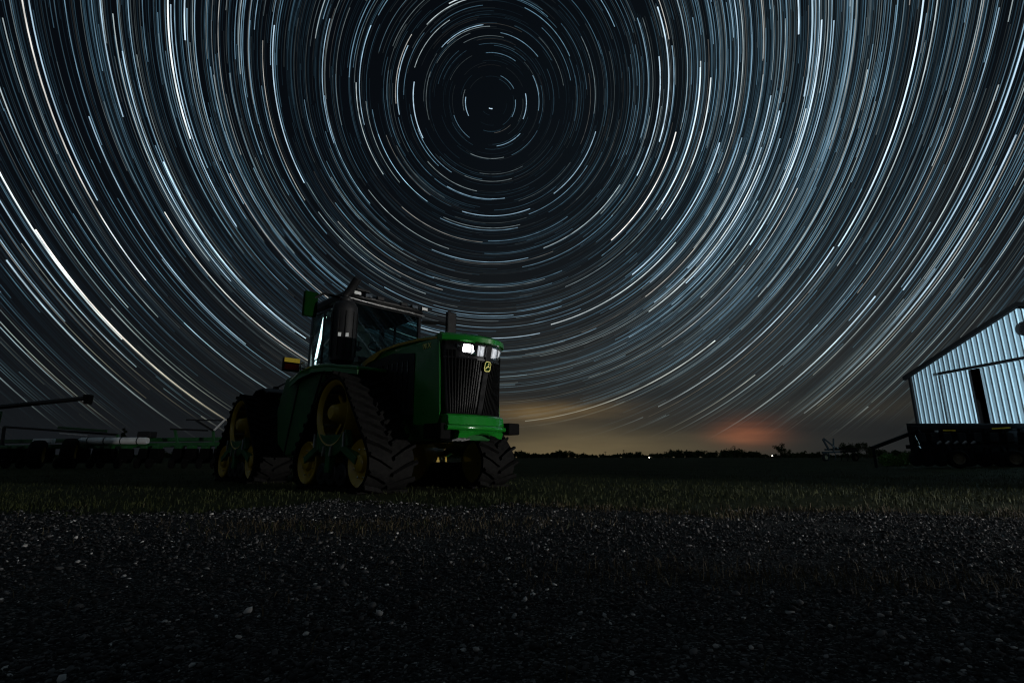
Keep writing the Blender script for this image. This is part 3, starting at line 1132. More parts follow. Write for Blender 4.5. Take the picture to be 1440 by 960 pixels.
# roof: rounded slab with visor
rf = MB()
rings = []
for z, gr in ((3.60, 0.00), (3.63, 0.06), (3.72, 0.07), (3.79, 0.02), (3.83, -0.10), (3.845, -0.28)):
    a_lo, a_hi, bb = CA0 - 0.05 - gr, CA1 + 0.10 + gr, CB + 0.04 + gr
    ring = []
    for k in range(32):
        t = 2 * math.pi * (k + 0.5) / 32
        cx, cy = math.cos(t), math.sin(t)
        ring.append(T((a_lo + a_hi) / 2 + math.copysign(abs(cx) ** 0.35, cx) * (a_hi - a_lo) / 2, math.copysign(abs(cy) ** 0.35, cy) * bb, z - (0.06 if cx > 0.3 else 0) * (z > 3.7)))
    rings.append(ring)
roof = rf.rings(rings, True, True).build('roof', 'black', TR, smooth=True)
for b, mm in ((0.80, 'white'), (0.55, 'chrome'), (0.28, 'blacksteel'), (-0.28, 'blacksteel'), (-0.55, 'chrome'), (-0.80, 'white')):
    l_ = MB().box(T(CA1 + 0.175, b, 3.69), (0.05, 0.17, 0.085)).build('work_light', 'gloss', roof, bevel=0.01)
    l_2 = MB().box(T(CA1 + 0.203, b, 3.69), (0.008, 0.14, 0.060)).build('work_light_lens', mm, roof)
MB().box(T(CA1 - 0.05, 0.62, 3.815), (0.30, 0.30, 0.05)).build('receiver_base', 'black', roof, bevel=0.012)
MB().tube([T(-0.86, 0.93, 3.62), T(-0.82, 0.30, 3.58), T(-0.82, -0.5, 3.58), T(-0.86, -0.9, 3.58)], 0.018, 8).build('roof_rail', 'steel', roof, smooth=True)
# interior
st = MB().box(T(-1.75, 0, 2.55), (0.52, 0.54, 0.14)).box(T(-2.02, 0, 2.93), (0.16, 0.50, 0.70), Matrix.Rotation(R(-10), 3, 'Y')).box(T(-2.09, 0, 3.36), (0.10, 0.28, 0.18))
st.build('seat', 'seat', TR, bevel=0.04, seg=3)
sw = MB().tube([T(-1.05, 0, 2.30), T(-1.22, 0, 2.78)], 0.045, 10)
sw.tube([T(-1.24, 0, 2.82) + Vector((0.05 * math.cos(t) * 2, 0.19 * math.sin(t), 0.13 * math.cos(t) * 0.5)) for t in np.linspace(0, 2 * math.pi, 25)], 0.015, 6, False)
sw.build('steering_wheel', 'black', TR, smooth=True)
MB().box(T(-1.45, 0.42, 2.72), (0.45, 0.14, 0.08)).box(T(-1.18, 0.45, 2.93), (0.04, 0.26, 0.20)).box(T(-1.18, 0.45, 2.80), (0.03, 0.03, 0.2)).build('armrest_console', 'black', TR, bevel=0.015)
MB().tube([T(-1.00, -0.35, 2.92), T(-0.95, -0.47, 2.72)], 0.011, 6).build('wiper_arm', 'steel', TR)
# exhaust stack at the right front cab post
es = MB().lathe([(0, 0.02), (0, 0.17), (0.05, 0.225), (1.02, 0.235), (1.12, 0.225), (1.19, 0.18), (1.22, 0.10), (1.22, 0.02)], T(-0.72, 1.02, 2.25), (0, 0, 1), 14).build('exhaust_stack', 'blacksteel', TR, smooth=True)
for k in range(10):
    t = 2 * math.pi * (k + 0.5) / 10
    MB().box(T(-0.72 + 0.237 * math.cos(t), 1.02 + 0.237 * math.sin(t), 2.80), (0.02, 0.02, 0.86), Matrix.Rotation(-t, 3, 'Z')).build('shield_rib', 'black', es)
for tq in (-0.075, 0.06):  # pale plates stand in for lights reflected on the stack
    MB().box(T(-0.72 + 0.245 * 0.875 - tq * 0.484, 1.02 + 0.245 * 0.484 + tq * 0.875, 2.76), (0.012, 0.055, 0.07), Matrix.Rotation(R(-29), 3, 'Z')).build('painted_glint', 'trim', es)
MB().lathe([(0, 0.12), (0.05, 0.125), (0.08, 0.10)], T(-0.72, 1.02, 3.46), (0, 0, 1), 18).build('stack_collar', 'blacksteel', es, smooth=True)
MB().tube([T(-0.74, 1.02, 3.46), T(-0.74, 1.02, 3.60), T(-0.66, 0.98, 3.70), T(-0.48, 0.93, 3.90)], [0.075, 0.075, 0.078, 0.08], 14).build('exhaust_tip', 'blacksteel', es, smooth=True)
# right fender and step deck
fp = [(-2.55, 2.10), (-2.1, 2.24), (-1.5, 2.30), (-0.9, 2.26), (-0.3, 2.16), (0.10, 2.10), (0.32, 2.06)]
for sg in (1, -1):
    fe = MB().prism(fp + [(x, z - 0.07) for x, z in fp[::-1]], 1, *sorted((-sg * 0.66, -sg * 1.24))).build('fender', 'green', TR, bevel=0.02)
    MB().prism([(x, z - 0.07) for x, z in fp] + [(x, z - 0.15) for x, z in fp[::-1]], 1, *sorted((-sg * 1.205, -sg * 1.235))).build('fender_edge', 'green', fe)
hr = MB().tube([T(-2.25, 1.15, 2.26), T(-2.22, 1.16, 2.42), T(-2.05, 1.16, 2.44), T(-1.95, 1.15, 2.30)], 0.014, 8)
hr.tube([T(-1.62, 1.15, 2.28), T(-1.60, 1.16, 2.40), T(-1.35, 1.16, 2.44)], 0.014, 8)
hr.build('grab_rail', 'steel', TR, smooth=True)
# mirrors on arms
m1 = MB().tube([T(-0.95, 0.90, 3.60), T(-1.12, 1.30, 3.66), T(-1.20, 1.44, 3.55)], 0.028, 8).build('mirror_arm', 'black', TR, smooth=True)
MB().box(T(-1.22, 1.50, 3.42), (0.10, 0.27, 0.50)).build('mirror_housing', 'dark_green', m1, bevel=0.03)
MB().box(T(-1.277, 1.50, 3.42), (0.010, 0.22, 0.44)).build('mirror_glass', 'mirror', m1)
m2 = MB().tube([T(-0.88, -0.86, 3.44), T(-0.60, -1.12, 3.42), T(-0.52, -1.25, 3.40)], 0.04, 8).build('mirror_arm', 'black', TR, smooth=True)
MB().box(T(-0.48, -1.36, 3.44), (0.10, 0.25, 0.50)).build('mirror_housing', 'black', m2, bevel=0.03)
MB().box(T(-0.537, -1.36, 3.44), (0.010, 0.21, 0.44)).build('mirror_glass', 'mirror', m2)
# warning lamps on a bracket behind the cab, both sides
for sg in (1, -1):
    br = MB().tube([T(-2.45, sg * 0.80, 2.36), T(-2.30, sg * 1.36, 2.38)], 0.025, 8).build('lamp_bracket', 'black', TR)
    w_ = MB().box(T(-2.28, sg * 1.34, 2.39), (0.09, 0.34, 0.28)).build('warning_lamp', 'black', br, bevel=0.02)
    MB().box(T(-2.230, sg * 1.34, 2.475), (0.012, 0.31, 0.085)).build('amber_lens', 'amber_glow', br)
    MB().box(T(-2.230, sg * 1.34, 2.335), (0.014, 0.28, 0.12)).build('red_lens', 'red', br, bevel=0.01)
# fuel tanks either side between the tracks
for sg in (1, -1):
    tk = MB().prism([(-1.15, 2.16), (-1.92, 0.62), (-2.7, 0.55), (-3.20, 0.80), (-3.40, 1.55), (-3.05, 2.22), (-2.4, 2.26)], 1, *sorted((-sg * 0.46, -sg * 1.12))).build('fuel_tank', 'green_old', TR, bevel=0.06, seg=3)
    MB().tube([T(-1.25, sg * 1.13, 2.12), T(-1.98, sg * 1.13, 0.66)], 0.022, 8).build('tank_strap', 'black', tk)
    MB().tube([T(-2.25, sg * 1.13, 2.24), T(-2.75, sg * 1.13, 0.56)], 0.018, 8).build('tank_strap', 'black', tk)
    # rear body: strut, fender
    MB().tube([T(-5.05, sg * 0.58, 2.12), T(-4.25, sg * 0.58, 1.36)], 0.07, 10).build('rear_strut', 'green', TR)
    rp_ = [(-5.55, 1.62), (-5.25, 1.95), (-4.9, 2.12), (-4.45, 2.14), (-4.1, 2.02)]
    MB().prism(rp_ + [(x, z - 0.05) for x, z in rp_[::-1]], 1, *sorted((-sg * 0.46, -sg * 1.10))).build('rear_fender', 'blacksteel', TR, bevel=0.015)
MB().prism([(-6.6, 1.80), (-4.6, 1.80), (-4.8, 2.12), (-6.4, 2.12)], 1, -0.44, 0.44).build('rear_deck', 'blacksteel', TR, bevel=0.03)
MB().tube([T(-5.6, 0.40, 2.12), T(-5.45, 0.42, 2.30), T(-3.6, 0.6, 2.38), T(-2.55, 0.72, 2.42)], 0.020, 8).build('hose_rail', 'black', TR, smooth=True)
MB().box(T(-5.2, 0.52, 2.22), (0.12, 0.12, 0.16)).build('rear_lamp', 'black', TR, bevel=0.02)
hi = MB().prism([(-7.3, 0.55), (-6.6, 0.75), (-6.6, 1.25), (-6.9, 1.25), (-7.3, 0.80)], 1, -0.32, 0.32).build('rear_hitch', 'blacksteel', TR, bevel=0.03)


# ================================================================== machine shed on the right
BC = Vector((23.6, 30.0, 0))                 # far-left corner of the gable wall
BD = Vector((0.042, -1.0, 0)).normalized()   # along the wall, towards the camera
BN = Vector((-1.0, -0.042, 0)).normalized()  # outward
BW = 13.9                                    # gable width
ZG = 0.22
barn = empty('machine_shed', (BC.x, BC.y, 0), math.atan2(BD.y, BD.x), 'pale ribbed steel machine shed with a low gable and sliding doors', 'barn')
# local: +x along the gable wall towards the camera, +y = 90 deg left of it (into the shed), so outward is -y
EAVE, RIDGE = 5.20, 7.50


def slope_z(x):
    return EAVE + (RIDGE - EAVE) * (1 - abs(x - BW / 2) / (BW / 2))


RIB = 0.305
M['wall_steel'] = mat('white_steel_siding', (0.52, 0.56, 0.58), 0.42, var=0.06, scale=1.2)
M['door_steel'] = mat('white_steel_door', (0.55, 0.59, 0.61), 0.40, var=0.06, scale=1.4)
M['dark_trim'] = mat('dark_steel_trim', (0.010, 0.008, 0.008), 0.7, var=0.2, spec=0.1)
M['roof_steel'] = mat('dark_roof_steel', (0.05, 0.04, 0.04), 0.45, var=0.15)


for mn in ('wall_steel', 'door_steel'):
    nt_ = M[mn].node_tree
    oi = nt_.nodes.new('ShaderNodeObjectInfo')
    mr = nt_.nodes.new('ShaderNodeMapRange')
    mr.inputs['To Min'].default_value = 0.86
    mr.inputs['To Max'].default_value = 1.12
    nt_.links.new(oi.outputs['Random'], mr.inputs['Value'])
    hsv = nt_.nodes.new('ShaderNodeHueSaturation')
    bs = nt_.nodes['Principled BSDF']
    lk = bs.inputs['Base Color'].links[0]
    nt_.links.new(lk.from_socket, hsv.inputs['Color'])
    nt_.links.new(mr.outputs[0], hsv.inputs['Value'])
    nt_.links.new(hsv.outputs[0], bs.inputs['Base Color'])


def ribbed(x0, x1, zlo, ztop, y, nr):
    """profiled sheet: flats with raised trapezoid ribs, bottom at zlo, top following ztop(x)"""
    xs = []
    w = (x1 - x0) / nr
    for k in range(nr):
        s = x0 + k * w
        for dx, d in ((0.0, 0.0), (w * 0.74, 0.0), (w * 0.77, 0.030), (w * 0.85, 0.032), (w * 0.97, 0.004)):
            xs.append((s + dx, d))
    xs.append((x1, 0.0))
    mb = MB()
    vs, fs = [], []
    for x, d in xs:
        vs += [(x, y - d, zlo), (x, y - d, ztop(x))]
    for k in range(len(xs) - 1):
        fs.append((2 * k, 2 * k + 2, 2 * k + 3, 2 * k + 1))
    mb.add(vs, fs)
    return mb


PX = RIB * 3
x = 0.0
DOOR_Z = 5.02
D0, D1, DG0, DG1 = 2.00, 11.9, 3.70, 4.36     # door track ends, dark gap between leaves
while x < BW - 0.01:
    x1 = min(x + PX, BW)
    nr = max(1, round((x1 - x) / RIB))
    lo = ZG + 0.1
    # the doorway itself is open behind the leaves
    if x >= 3.6 and x1 <= 10.0:
        lo = DOOR_Z - 0.05
    elif False:
        lo = ZG + 0.1
    ribbed(x, x1, lo, slope_z, 0.0, nr).build('wall_panel', 'wall_steel', barn)
    x = x1
# doorway: remove what stands in the opening by keeping the posts only
for xx in (3.50, 10.2):
    MB().box((xx, 0.12, 2.6), (0.16, 0.16, 4.8)).build('door_post', 'dark_trim', barn)
for x0, x1 in ((D0, DG0), (DG1, DG1 + 5.2)):
    lf = ribbed(x0, x1, ZG + 0.12, lambda q: DOOR_Z - 0.06, -0.052, max(1, round((x1 - x0) / RIB))).build('sliding_door', 'door_steel', barn)
    so = lf.modifiers.new('thick', 'SOLIDIFY')
    so.thickness = 0.012
    so.offset = 0
    fr = MB()
    fr.box(((x0 + x1) / 2, -0.043, ZG + 0.16), (x1 - x0, 0.012, 0.08)).box((x0 + 0.04, -0.043, 2.6), (0.08, 0.012, 4.5)).box((x1 - 0.04, -0.043, 2.6), (0.08, 0.012, 4.5))
    fr.build('door_frame', 'dark_trim', lf)
MB().box(((D0 + D1) / 2, -0.10, DOOR_Z + 0.03), (D1 - D0, 0.12, 0.13)).build('door_track', 'dark_trim', barn, bevel=0.01)
# corner trim, base board, rake trim, roof
MB().box((-0.03, -0.03, (EAVE + ZG) / 2), (0.16, 0.16, EAVE - ZG)).build('corner_trim', 'dark_trim', barn)
MB().box((BW + 0.03, -0.03, (EAVE + ZG) / 2), (0.16, 0.16, EAVE - ZG)).build('corner_trim', 'dark_trim', barn)
for s in (0, 1):
    p0, p1 = (-0.35, EAVE - 0.12), (BW / 2, RIDGE)
    if s:
        p0, p1 = (BW + 0.35, EAVE - 0.12), (BW / 2, RIDGE)
    pts = [(p0[0], p0[1] - 0.06), (p1[0], p1[1] - 0.06), (p1[0], p1[1] + 0.16), (p0[0], p0[1] + 0.16)]
    MB().prism(pts, 1, -0.24, -0.06).build('rake_trim', 'dark_trim', barn)
    pts = [(p0[0], p0[1] + 0.10), (p1[0], p1[1] + 0.10), (p1[0], p1[1] + 0.155), (p0[0], p0[1] + 0.155)]
    MB().prism(pts, 1, -0.058, 24.0).build('roof_slope', 'roof_steel', barn)
for xx in (0.02, BW - 0.02):
    MB().box((xx, 12.05, (EAVE + ZG) / 2), (0.05, 23.8, EAVE - ZG)).build('side_wall', 'wall_steel', barn)
MB().prism([(0, ZG), (BW, ZG), (BW, EAVE), (BW / 2, RIDGE), (0, EAVE)], 1, 23.95, 24.0).build('back_wall', 'wall_steel', barn)
fan = MB().lathe([(0.0, 0.30), (0.05, 0.34), (0.09, 0.32), (0.06, 0.27), (0.03, 0.05), (0.03, 0.01)], (BW / 2 + 0.10, -0.02, 6.38), (0, -1, 0), 24).build('gable_vent', 'dark_trim', barn, smooth=True)
for k in range(5):
    MB().box((BW / 2 + 0.10, -0.10, 6.18 + k * 0.10), (0.48 if k in (1, 2, 3) else 0.34, 0.012, 0.05), Matrix.Rotation(R(35), 3, 'X')).build('vent_slat', 'dark_trim', fan)


# ================================================================== added pole, out of view to the right, for the lamplight on tractor and shed
fp_ = empty('added_light_pole', (16.6, 0.4, 0), 0, 'added unseen pole with two floodlights that light the tractor and the shed wall', 'yard light')
MB().lathe([(0, 0.16), (0.05, 0.16), (0.06, 0.075), (4.3, 0.05), (4.32, 0.01)], (0, 0, 0), (0, 0, 1), 16).build('pole', 'steel', fp_, smooth=True)
MB().box((0, 0, 4.15), (0.08, 1.2, 0.08)).build('cross_arm', 'steel', fp_)


def flood(off, target, power, cone, blend, col):
    head = Vector(off)
    d = (Vector(target) - (Vector(fp_.location) + head)).normalized()
    q = d.to_track_quat('-Z', 'Y')
    rot = q.to_matrix()
    h = MB()
    vs = []
    for z, w in ((0.10, 0.10), (-0.02, 0.20)):
        for sx, sy in ((-1, -1), (1, -1), (1, 1), (-1, 1)):
            vs.append(head + rot @ Vector((sx * w, sy * w * 0.75, z)))
    h.add(vs, [(0, 1, 2, 3), (0, 1, 5, 4), (1, 2, 6, 5), (2, 3, 7, 6), (3, 0, 4, 7)])
    ho = h.build('lamp_housing', 'black', fp_)
    lens_v = [head + rot @ Vector((sx * 0.19, sy * 0.14, -0.012)) for sx, sy in ((-1, -1), (1, -1), (1, 1), (-1, 1))]
    MB().add(lens_v, [(0, 1, 2, 3)]).build('lamp_face', M['led'], ho)
    ld = bpy.data.lights.new('flood_beam', 'SPOT')
    ld.energy = power
    ld.spot_size = R(cone)
    ld.spot_blend = blend
    ld.shadow_soft_size = 0.12
    ld.color = col
    lo = bpy.data.objects.new('flood_beam', ld)
    COL.objects.link(lo)
    lo.parent = fp_
    lo.location = head + rot @ Vector((0, 0, -0.15))
    lo.rotation_euler = q.to_euler()


flood((-0.1, -0.10, 0.95), (-0.6, 8.9, 0.75), 8400, 48, 1.0, (1.0, 0.98, 0.94))
flood((0, 0.5, 4.15), (24.0, 25.2, 6.1), 43000, 25, 0.55, (0.52, 0.82, 1.0))


# ================================================================== background: implements, trees, poles
def wheel(parent, c, ax, r, w, rim='yellow'):
    """tyre with a dished rim as its sub-part; one of a machine's wheels"""
    ax = Vector(ax).normalized()
    t = MB().lathe([(-w / 2, r * 0.58), (-w / 2, r * 0.86), (-w * 0.36, r * 0.97), (0, r), (w * 0.36, r * 0.97), (w / 2, r * 0.86), (w / 2, r * 0.58), (0, r * 0.54)], c, ax, 28, caps=False)
    to = t.build('wheel', 'rubber', parent, smooth=True)
    MB().lathe([(w * 0.44, r * 0.60), (w * 0.40, r * 0.52), (w * 0.05, r * 0.46), (w * 0.02, r * 0.24), (w * 0.18, r * 0.20), (w * 0.20, r * 0.02)], c, ax, 24, caps=False).build('rim', rim, to, smooth=True)
    return to


M['tan'] = mat('tan_rim', (0.11, 0.09, 0.055), 0.6, var=0.3)
M['dull'] = mat('dull_black_steel', (0.008, 0.009, 0.010), 0.6, var=0.3, scale=3, spec=0.12)

# ---- folded planter behind the tractor on the left
PY = 24.0
p0 = at(20, 640, PY)
gz = float(gh(p0.x, PY))
pl = empty('folded_planter', (p0.x, PY, gz), 0, 'long low green planter with a white tank, folded, left of the tractor', 'planter')


def pp(px, py, dy=0.0):
    v = at(px, py, PY + dy)
    return (v.x - p0.x, dy, v.z - gz)


def bar(name, a, b, w, h, m, parent, dy=0.0):
    """straight rectangular beam between two points"""
    a, b = Vector(a), Vector(b)
    d = b - a
    rot = d.to_track_quat('X', 'Z').to_matrix()
    return MB().box((a + b) / 2, (d.length, w, h), rot).build(name, m, parent, bevel=min(w, h) * 0.12)


bar('toolbar', pp(-60, 630), pp(322, 624), 0.20, 0.20, 'green_old', pl)
bar('toolbar', pp(-40, 621, 0.9), pp(318, 617, 0.9), 0.18, 0.18, 'green_old', pl)
bar('wing_rail', pp(6, 600, 0.3), pp(165, 611, 0.3), 0.10, 0.10, 'blacksteel', pl)
bar('wing_rail', pp(82, 601, -0.2), pp(150, 606, -0.2), 0.10, 0.12, 'green_old', pl)
bar('wing_rail', pp(84, 609, -0.3), pp(124, 612, -0.3), 0.06, 0.05, 'steel', pl)
bar('wing_strut', pp(6, 600, 0.3), pp(2, 632, 0.3), 0.10, 0.10, 'blacksteel', pl)
bar('wing_strut', pp(165, 611, 0.3), pp(168, 628, 0.3), 0.10, 0.10, 'green_old', pl)
tk = MB().lathe([(0, 0.02), (0.0, 0.13), (0.06, 0.155), (3.0, 0.155), (3.06, 0.13), (3.06, 0.02)], pp(113, 619.5, -0.35), (1, 0, 0), 18).build('white_tank', 'white', pl, smooth=True)
for k in range(4):
    MB().lathe([(-0.02, 0.158), (-0.02, 0.166), (0.02, 0.166), (0.02, 0.158)], Vector(pp(113, 619.5, -0.35)) + Vector((0.4 + 0.75 * k, 0, 0)), (1, 0, 0), 18, caps=False).build('tank_band', 'blacksteel', tk)
MB().box(pp(62, 620, -0.30), (0.9, 0.20, 0.22)).build('white_box', 'white', pl, bevel=0.03)
MB().box(pp(207, 611, 0.4), (0.62, 0.5, 0.30)).build('control_box', 'blacksteel', pl, bevel=0.05)
for k in range(15):
    px_ = 4 + k * 22 + rng.uniform(-6, 6)
    c = Vector(pp(px_, 642, -0.25 + 0.1 * (k % 2)))
    u = MB().prism([(c.x - 0.16, c.z + 0.36), (c.x + 0.16, c.z + 0.36), (c.x + 0.20, c.z + 0.05), (c.x + 0.10, c.z - 0.28), (c.x - 0.12, c.z - 0.28), (c.x - 0.20, c.z + 0.05)], 1, c.y - 0.22, c.y + 0.26).build('row_unit', 'matte', pl, bevel=0.02)
    MB().box((c.x, c.y - 0.02, c.z + 0.42), (0.30, 0.36, 0.14)).build('seed_hopper', 'green_old', u, bevel=0.03)
    MB().lathe([(-0.05, 0.02), (-0.05, 0.22), (0.05, 0.22), (0.05, 0.02)], (c.x, c.y - 0.42, 0.22), (1, 0.1, 0), 20).build('press_wheel', 'rubber', u, smooth=True)
    MB().tube([(c.x, c.y - 0.10, c.z - 0.1), (c.x, c.y - 0.40, 0.26)], 0.03, 8).build('wheel_arm', 'steel', u)
for px_, r_ in ((97, 0.66), (52, 0.62)):
    c = Vector(pp(px_, 640, -0.75))
    wheel(pl, (c.x, c.y, r_ - 0.01), (0.87, 0.49, 0), r_, 0.48)
    bar('wheel_leg', (c.x - 0.1, c.y + 0.2, r_), Vector(pp(px_ - 4, 628, 0)), 0.10, 0.14, 'green_old', pl)
bar('marker_arm', pp(262, 590), pp(314, 591), 0.06, 0.06, 'blacksteel', pl)
bar('marker_arm', pp(276, 591), pp(301, 606), 0.09, 0.09, 'blacksteel', pl)
bar('marker_arm', pp(240, 603), pp(292, 605), 0.12, 0.08, 'blacksteel', pl)
bar('marker_arm', pp(301, 605, -0.1), pp(317, 589, -0.1), 0.07, 0.07, 'trim', pl)
bar('marker_post', pp(300, 606), pp(300, 626), 0.10, 0.10, 'green_old', pl)
bar('marker_post', pp(246, 603), pp(250, 626), 0.10, 0.10, 'green_old', pl)

# ---- grain cart at the left edge, its unloading auger in view
GY = 27.0
q0 = at(-60, 640, GY)
gz2 = float(gh(q0.x, GY))
gc = empty('grain_cart', (q0.x, GY, gz2), 0, 'grain cart at the left edge with its dark unloading auger reaching out', 'grain cart')


def gp(px, py, dy=0.0):
    v = at(px, py, GY + dy)
    return (v.x - q0.x, dy, v.z - gz2)


MB().prism([(-4.9, 3.1), (-1.3, 3.1), (-1.3, 2.4), (-2.3, 1.1), (-3.9, 1.1), (-4.9, 2.4)], 1, 0.3, 3.2).build('tank', 'green_old', gc, bevel=0.03)
MB().prism([(-4.4, 0.95), (-0.2, 0.95), (-0.2, 1.2), (-4.4, 1.2)], 1, 0.9, 2.6).build('frame', 'blacksteel', gc)
for yy in (0.55, 2.95):
    wheel(gc, (-3.1, yy, 0.84), (0, -1, 0), 0.85, 0.6)
t0, t1 = Vector(gp(-58, 578)), Vector(gp(126, 559))
au = MB().tube([t0 + Vector((0, 0, -1.6)), t0 + Vector((0, 0, -0.1)), t0 + (t1 - t0) * 0.05, t1], 0.125, 14).build('auger_tube', 'blacksteel', gc, smooth=True)
MB().prism([(t1.x - 0.25, t1.z + 0.16), (t1.x + 0.10, t1.z + 0.15), (t1.x + 0.08, t1.z - 0.34), (t1.x - 0.16, t1.z - 0.34)], 1, t1.y - 0.16, t1.y + 0.16).build('auger_spout', 'rubber', au, bevel=0.03)

# ---- dark implement parked in front of the shed
IY = 21.6
i0 = at(1346, 645, IY)
gz3 = float(gh(i0.x, IY))
im = empty('tillage_implement', (i0.x, IY, gz3), 0, 'dark folded field implement on tan-rimmed wheels in front of the pale shed', 'implement')


def ip(px, py, dy=0.0):
    v = at(px, py, IY + dy)
    return (v.x - i0.x, dy, v.z - gz3)


bar('upper_beam', ip(1278, 602), ip(1446, 599), 0.22, 0.20, 'dull', im)
bar('upper_beam', ip(1284, 604, 1.1), ip(1440, 601, 1.1), 0.20, 0.20, 'dull', im)
bar('lower_beam', ip(1276, 628), ip(1446, 626), 0.20, 0.16, 'dull', im)
MB().box(((Vector(ip(1278, 615, 1.3)) + Vector(ip(1446, 612, 1.3))) / 2 + Vector((0, 0, -0.08))), ((Vector(ip(1446, 612, 1.3)) - Vector(ip(1278, 615, 1.3))).length, 0.06, 1.30)).build('rear_board', 'dull', im, bevel=0.02)
bar('rail', ip(1376, 617, -0.15), ip(1448, 615, -0.15), 0.05, 0.05, 'dull', im)
bar('rail', ip(1376, 622, -0.15), ip(1448, 621, -0.15), 0.05, 0.05, 'dull', im)
for k, px_ in enumerate((1284, 1302, 1320, 1340, 1362, 1384, 1408, 1434)):
    bar('upright', ip(px_, 600), ip(px_ + 2, 640), 0.12, 0.12, 'dull', im)
    bar('brace', ip(px_ + 3, 604, 0.15), ip(px_ + 18, 628, 0.15), 0.07, 0.07, 'dull', im)
    c = Vector(ip(px_ + 8, 615, -0.1))
    MB().box(c, (0.34, 0.36, 0.40)).build('bracket_plate', 'dull', im, bevel=0.04)
    for dy in (-0.2, 0.35):
        d_ = MB().lathe([(-0.012, 0.02), (-0.02, 0.26), (0.0, 0.30), (0.012, 0.26), (0.012, 0.02)], Vector((c.x, c.y + dy, 0.36)), (0.95, 0.3, 0), 20).build('disc_blade', 'dull', im, smooth=True)
    MB().tube([(c.x, c.y + 0.1, 0.42), (c.x + 0.05, c.y + 0.12, 0.9), (c.x - 0.1, c.y, c.z)], 0.045, 8).build('shank', 'dull', im, smooth=True)
for k, px_ in enumerate((1318, 1330, 1342, 1354, 1366)):
    c = Vector(ip(px_, 624, -0.35))
    MB().lathe([(0, 0.02), (0, 0.05), (0.16, 0.06), (0.18, 0.02)], c, (0.8, -0.2, 0.55), 12).build('spring_cup', 'steel', im, smooth=True)
r_ = 0.36
for px_ in (1346, 1425):
    c = Vector(ip(px_, 640, -0.55))
    wheel(im, (c.x, c.y, r_ - 0.005), (-0.35, -0.94, 0), r_, 0.30, 'tan')
    bar('wheel_leg', (c.x, c.y + 0.2, r_), (c.x + 0.05, 0, 1.0), 0.10, 0.12, 'dull', im)
for pa, pb in (((1326, 605), (1344, 605)), ((1395, 602.5), (1421, 601))):
    a_, b_ = Vector(ip(*pa, -0.14)), Vector(ip(*pb, -0.14))
    bar('reflector', a_, b_, 0.014, 0.055, 'amber', im)
MB().box(ip(1317, 606, -0.14), (0.14, 0.02, 0.07)).build('warning_sticker', 'white', im)
for a_, b_ in (((1286, 612), (1289, 619)), ((1290, 620), (1292, 625)), ((1291, 627), (1294, 630))):
    MB().tube([ip(*a_, -0.4), ip(*b_, -0.4)], 0.035, 8).build('polished_ram', 'chrome', im)
cyl = Vector(ip(1283, 610, 0))
for k in range(5):
    a_ = R(70 * k)
    MB().tube([cyl + Vector((0.25 * math.cos(a_), -0.15, 0.22 * math.sin(a_))), cyl + Vector((0.30 * math.cos(a_ + 1.3), -0.2, 0.26 * math.sin(a_ + 1.3) - 0.1))], 0.035, 8).build('hydraulic_hose', 'dull', im, smooth=True)
bar('tongue', ip(1284, 608), ip(1226, 630), 0.14, 0.14, 'dull', im)
bar('tongue_jack', ip(1228, 629), (ip(1228, 629)[0], 0, 0.0), 0.08, 0.08, 'dull', im)

# ---- small cultivator farther off
CY = 42.0
c0 = at(1180, 645, CY)
gz4 = float(gh(c0.x, CY))
cu = empty('cultivator', (c0.x, CY, gz4), 0, 'small cultivator with raised arms and glinting steel, right of the field', 'implement')


def cp(px, py, dy=0.0):
    v = at(px, py, CY + dy)
    return (v.x - c0.x, dy, v.z - gz4)


bar('frame_beam', cp(1156, 636), cp(1206, 634), 0.16, 0.14, 'dull', cu)
bar('frame_beam', cp(1160, 632, 1.0), cp(1204, 631, 1.0), 0.16, 0.14, 'dull', cu)
bar('lift_arm', cp(1157, 617), cp(1166, 633), 0.12, 0.12, 'dull', cu)
bar('lift_arm', cp(1158, 616), cp(1178, 632), 0.10, 0.10, 'dull', cu)
bar('mast', cp(1172, 616), cp(1172, 634), 0.09, 0.09, 'dull', cu)
MB().tube([cp(1170, 626, -0.2), cp(1173, 629, -0.2)], 0.06, 8).build('ram', 'chrome', cu)
MB().tube([cp(1176, 629, -0.2), cp(1179, 631, -0.2)], 0.06, 8).build('ram', 'chrome', cu)
for px_ in (1160, 1202):
    c = Vector(cp(px_, 640, -0.2))
    wheel(cu, (c.x, c.y, 0.30), (0.4, -0.9, 0), 0.31, 0.22, 'tan')
    bar('wheel_leg', (c.x, c.y + 0.15, 0.3), (c.x, 0, 0.62), 0.08, 0.08, 'dull', cu)
for k in range(5):
    c = Vector(cp(1164 + 9 * k, 636, 0.2))
    MB().tube([(c.x, c.y, c.z), (c.x + 0.12, c.y, c.z - 0.15), (c.x - 0.05, c.y, 0.02)], 0.03, 6).build('shank', 'dull', cu, smooth=True)


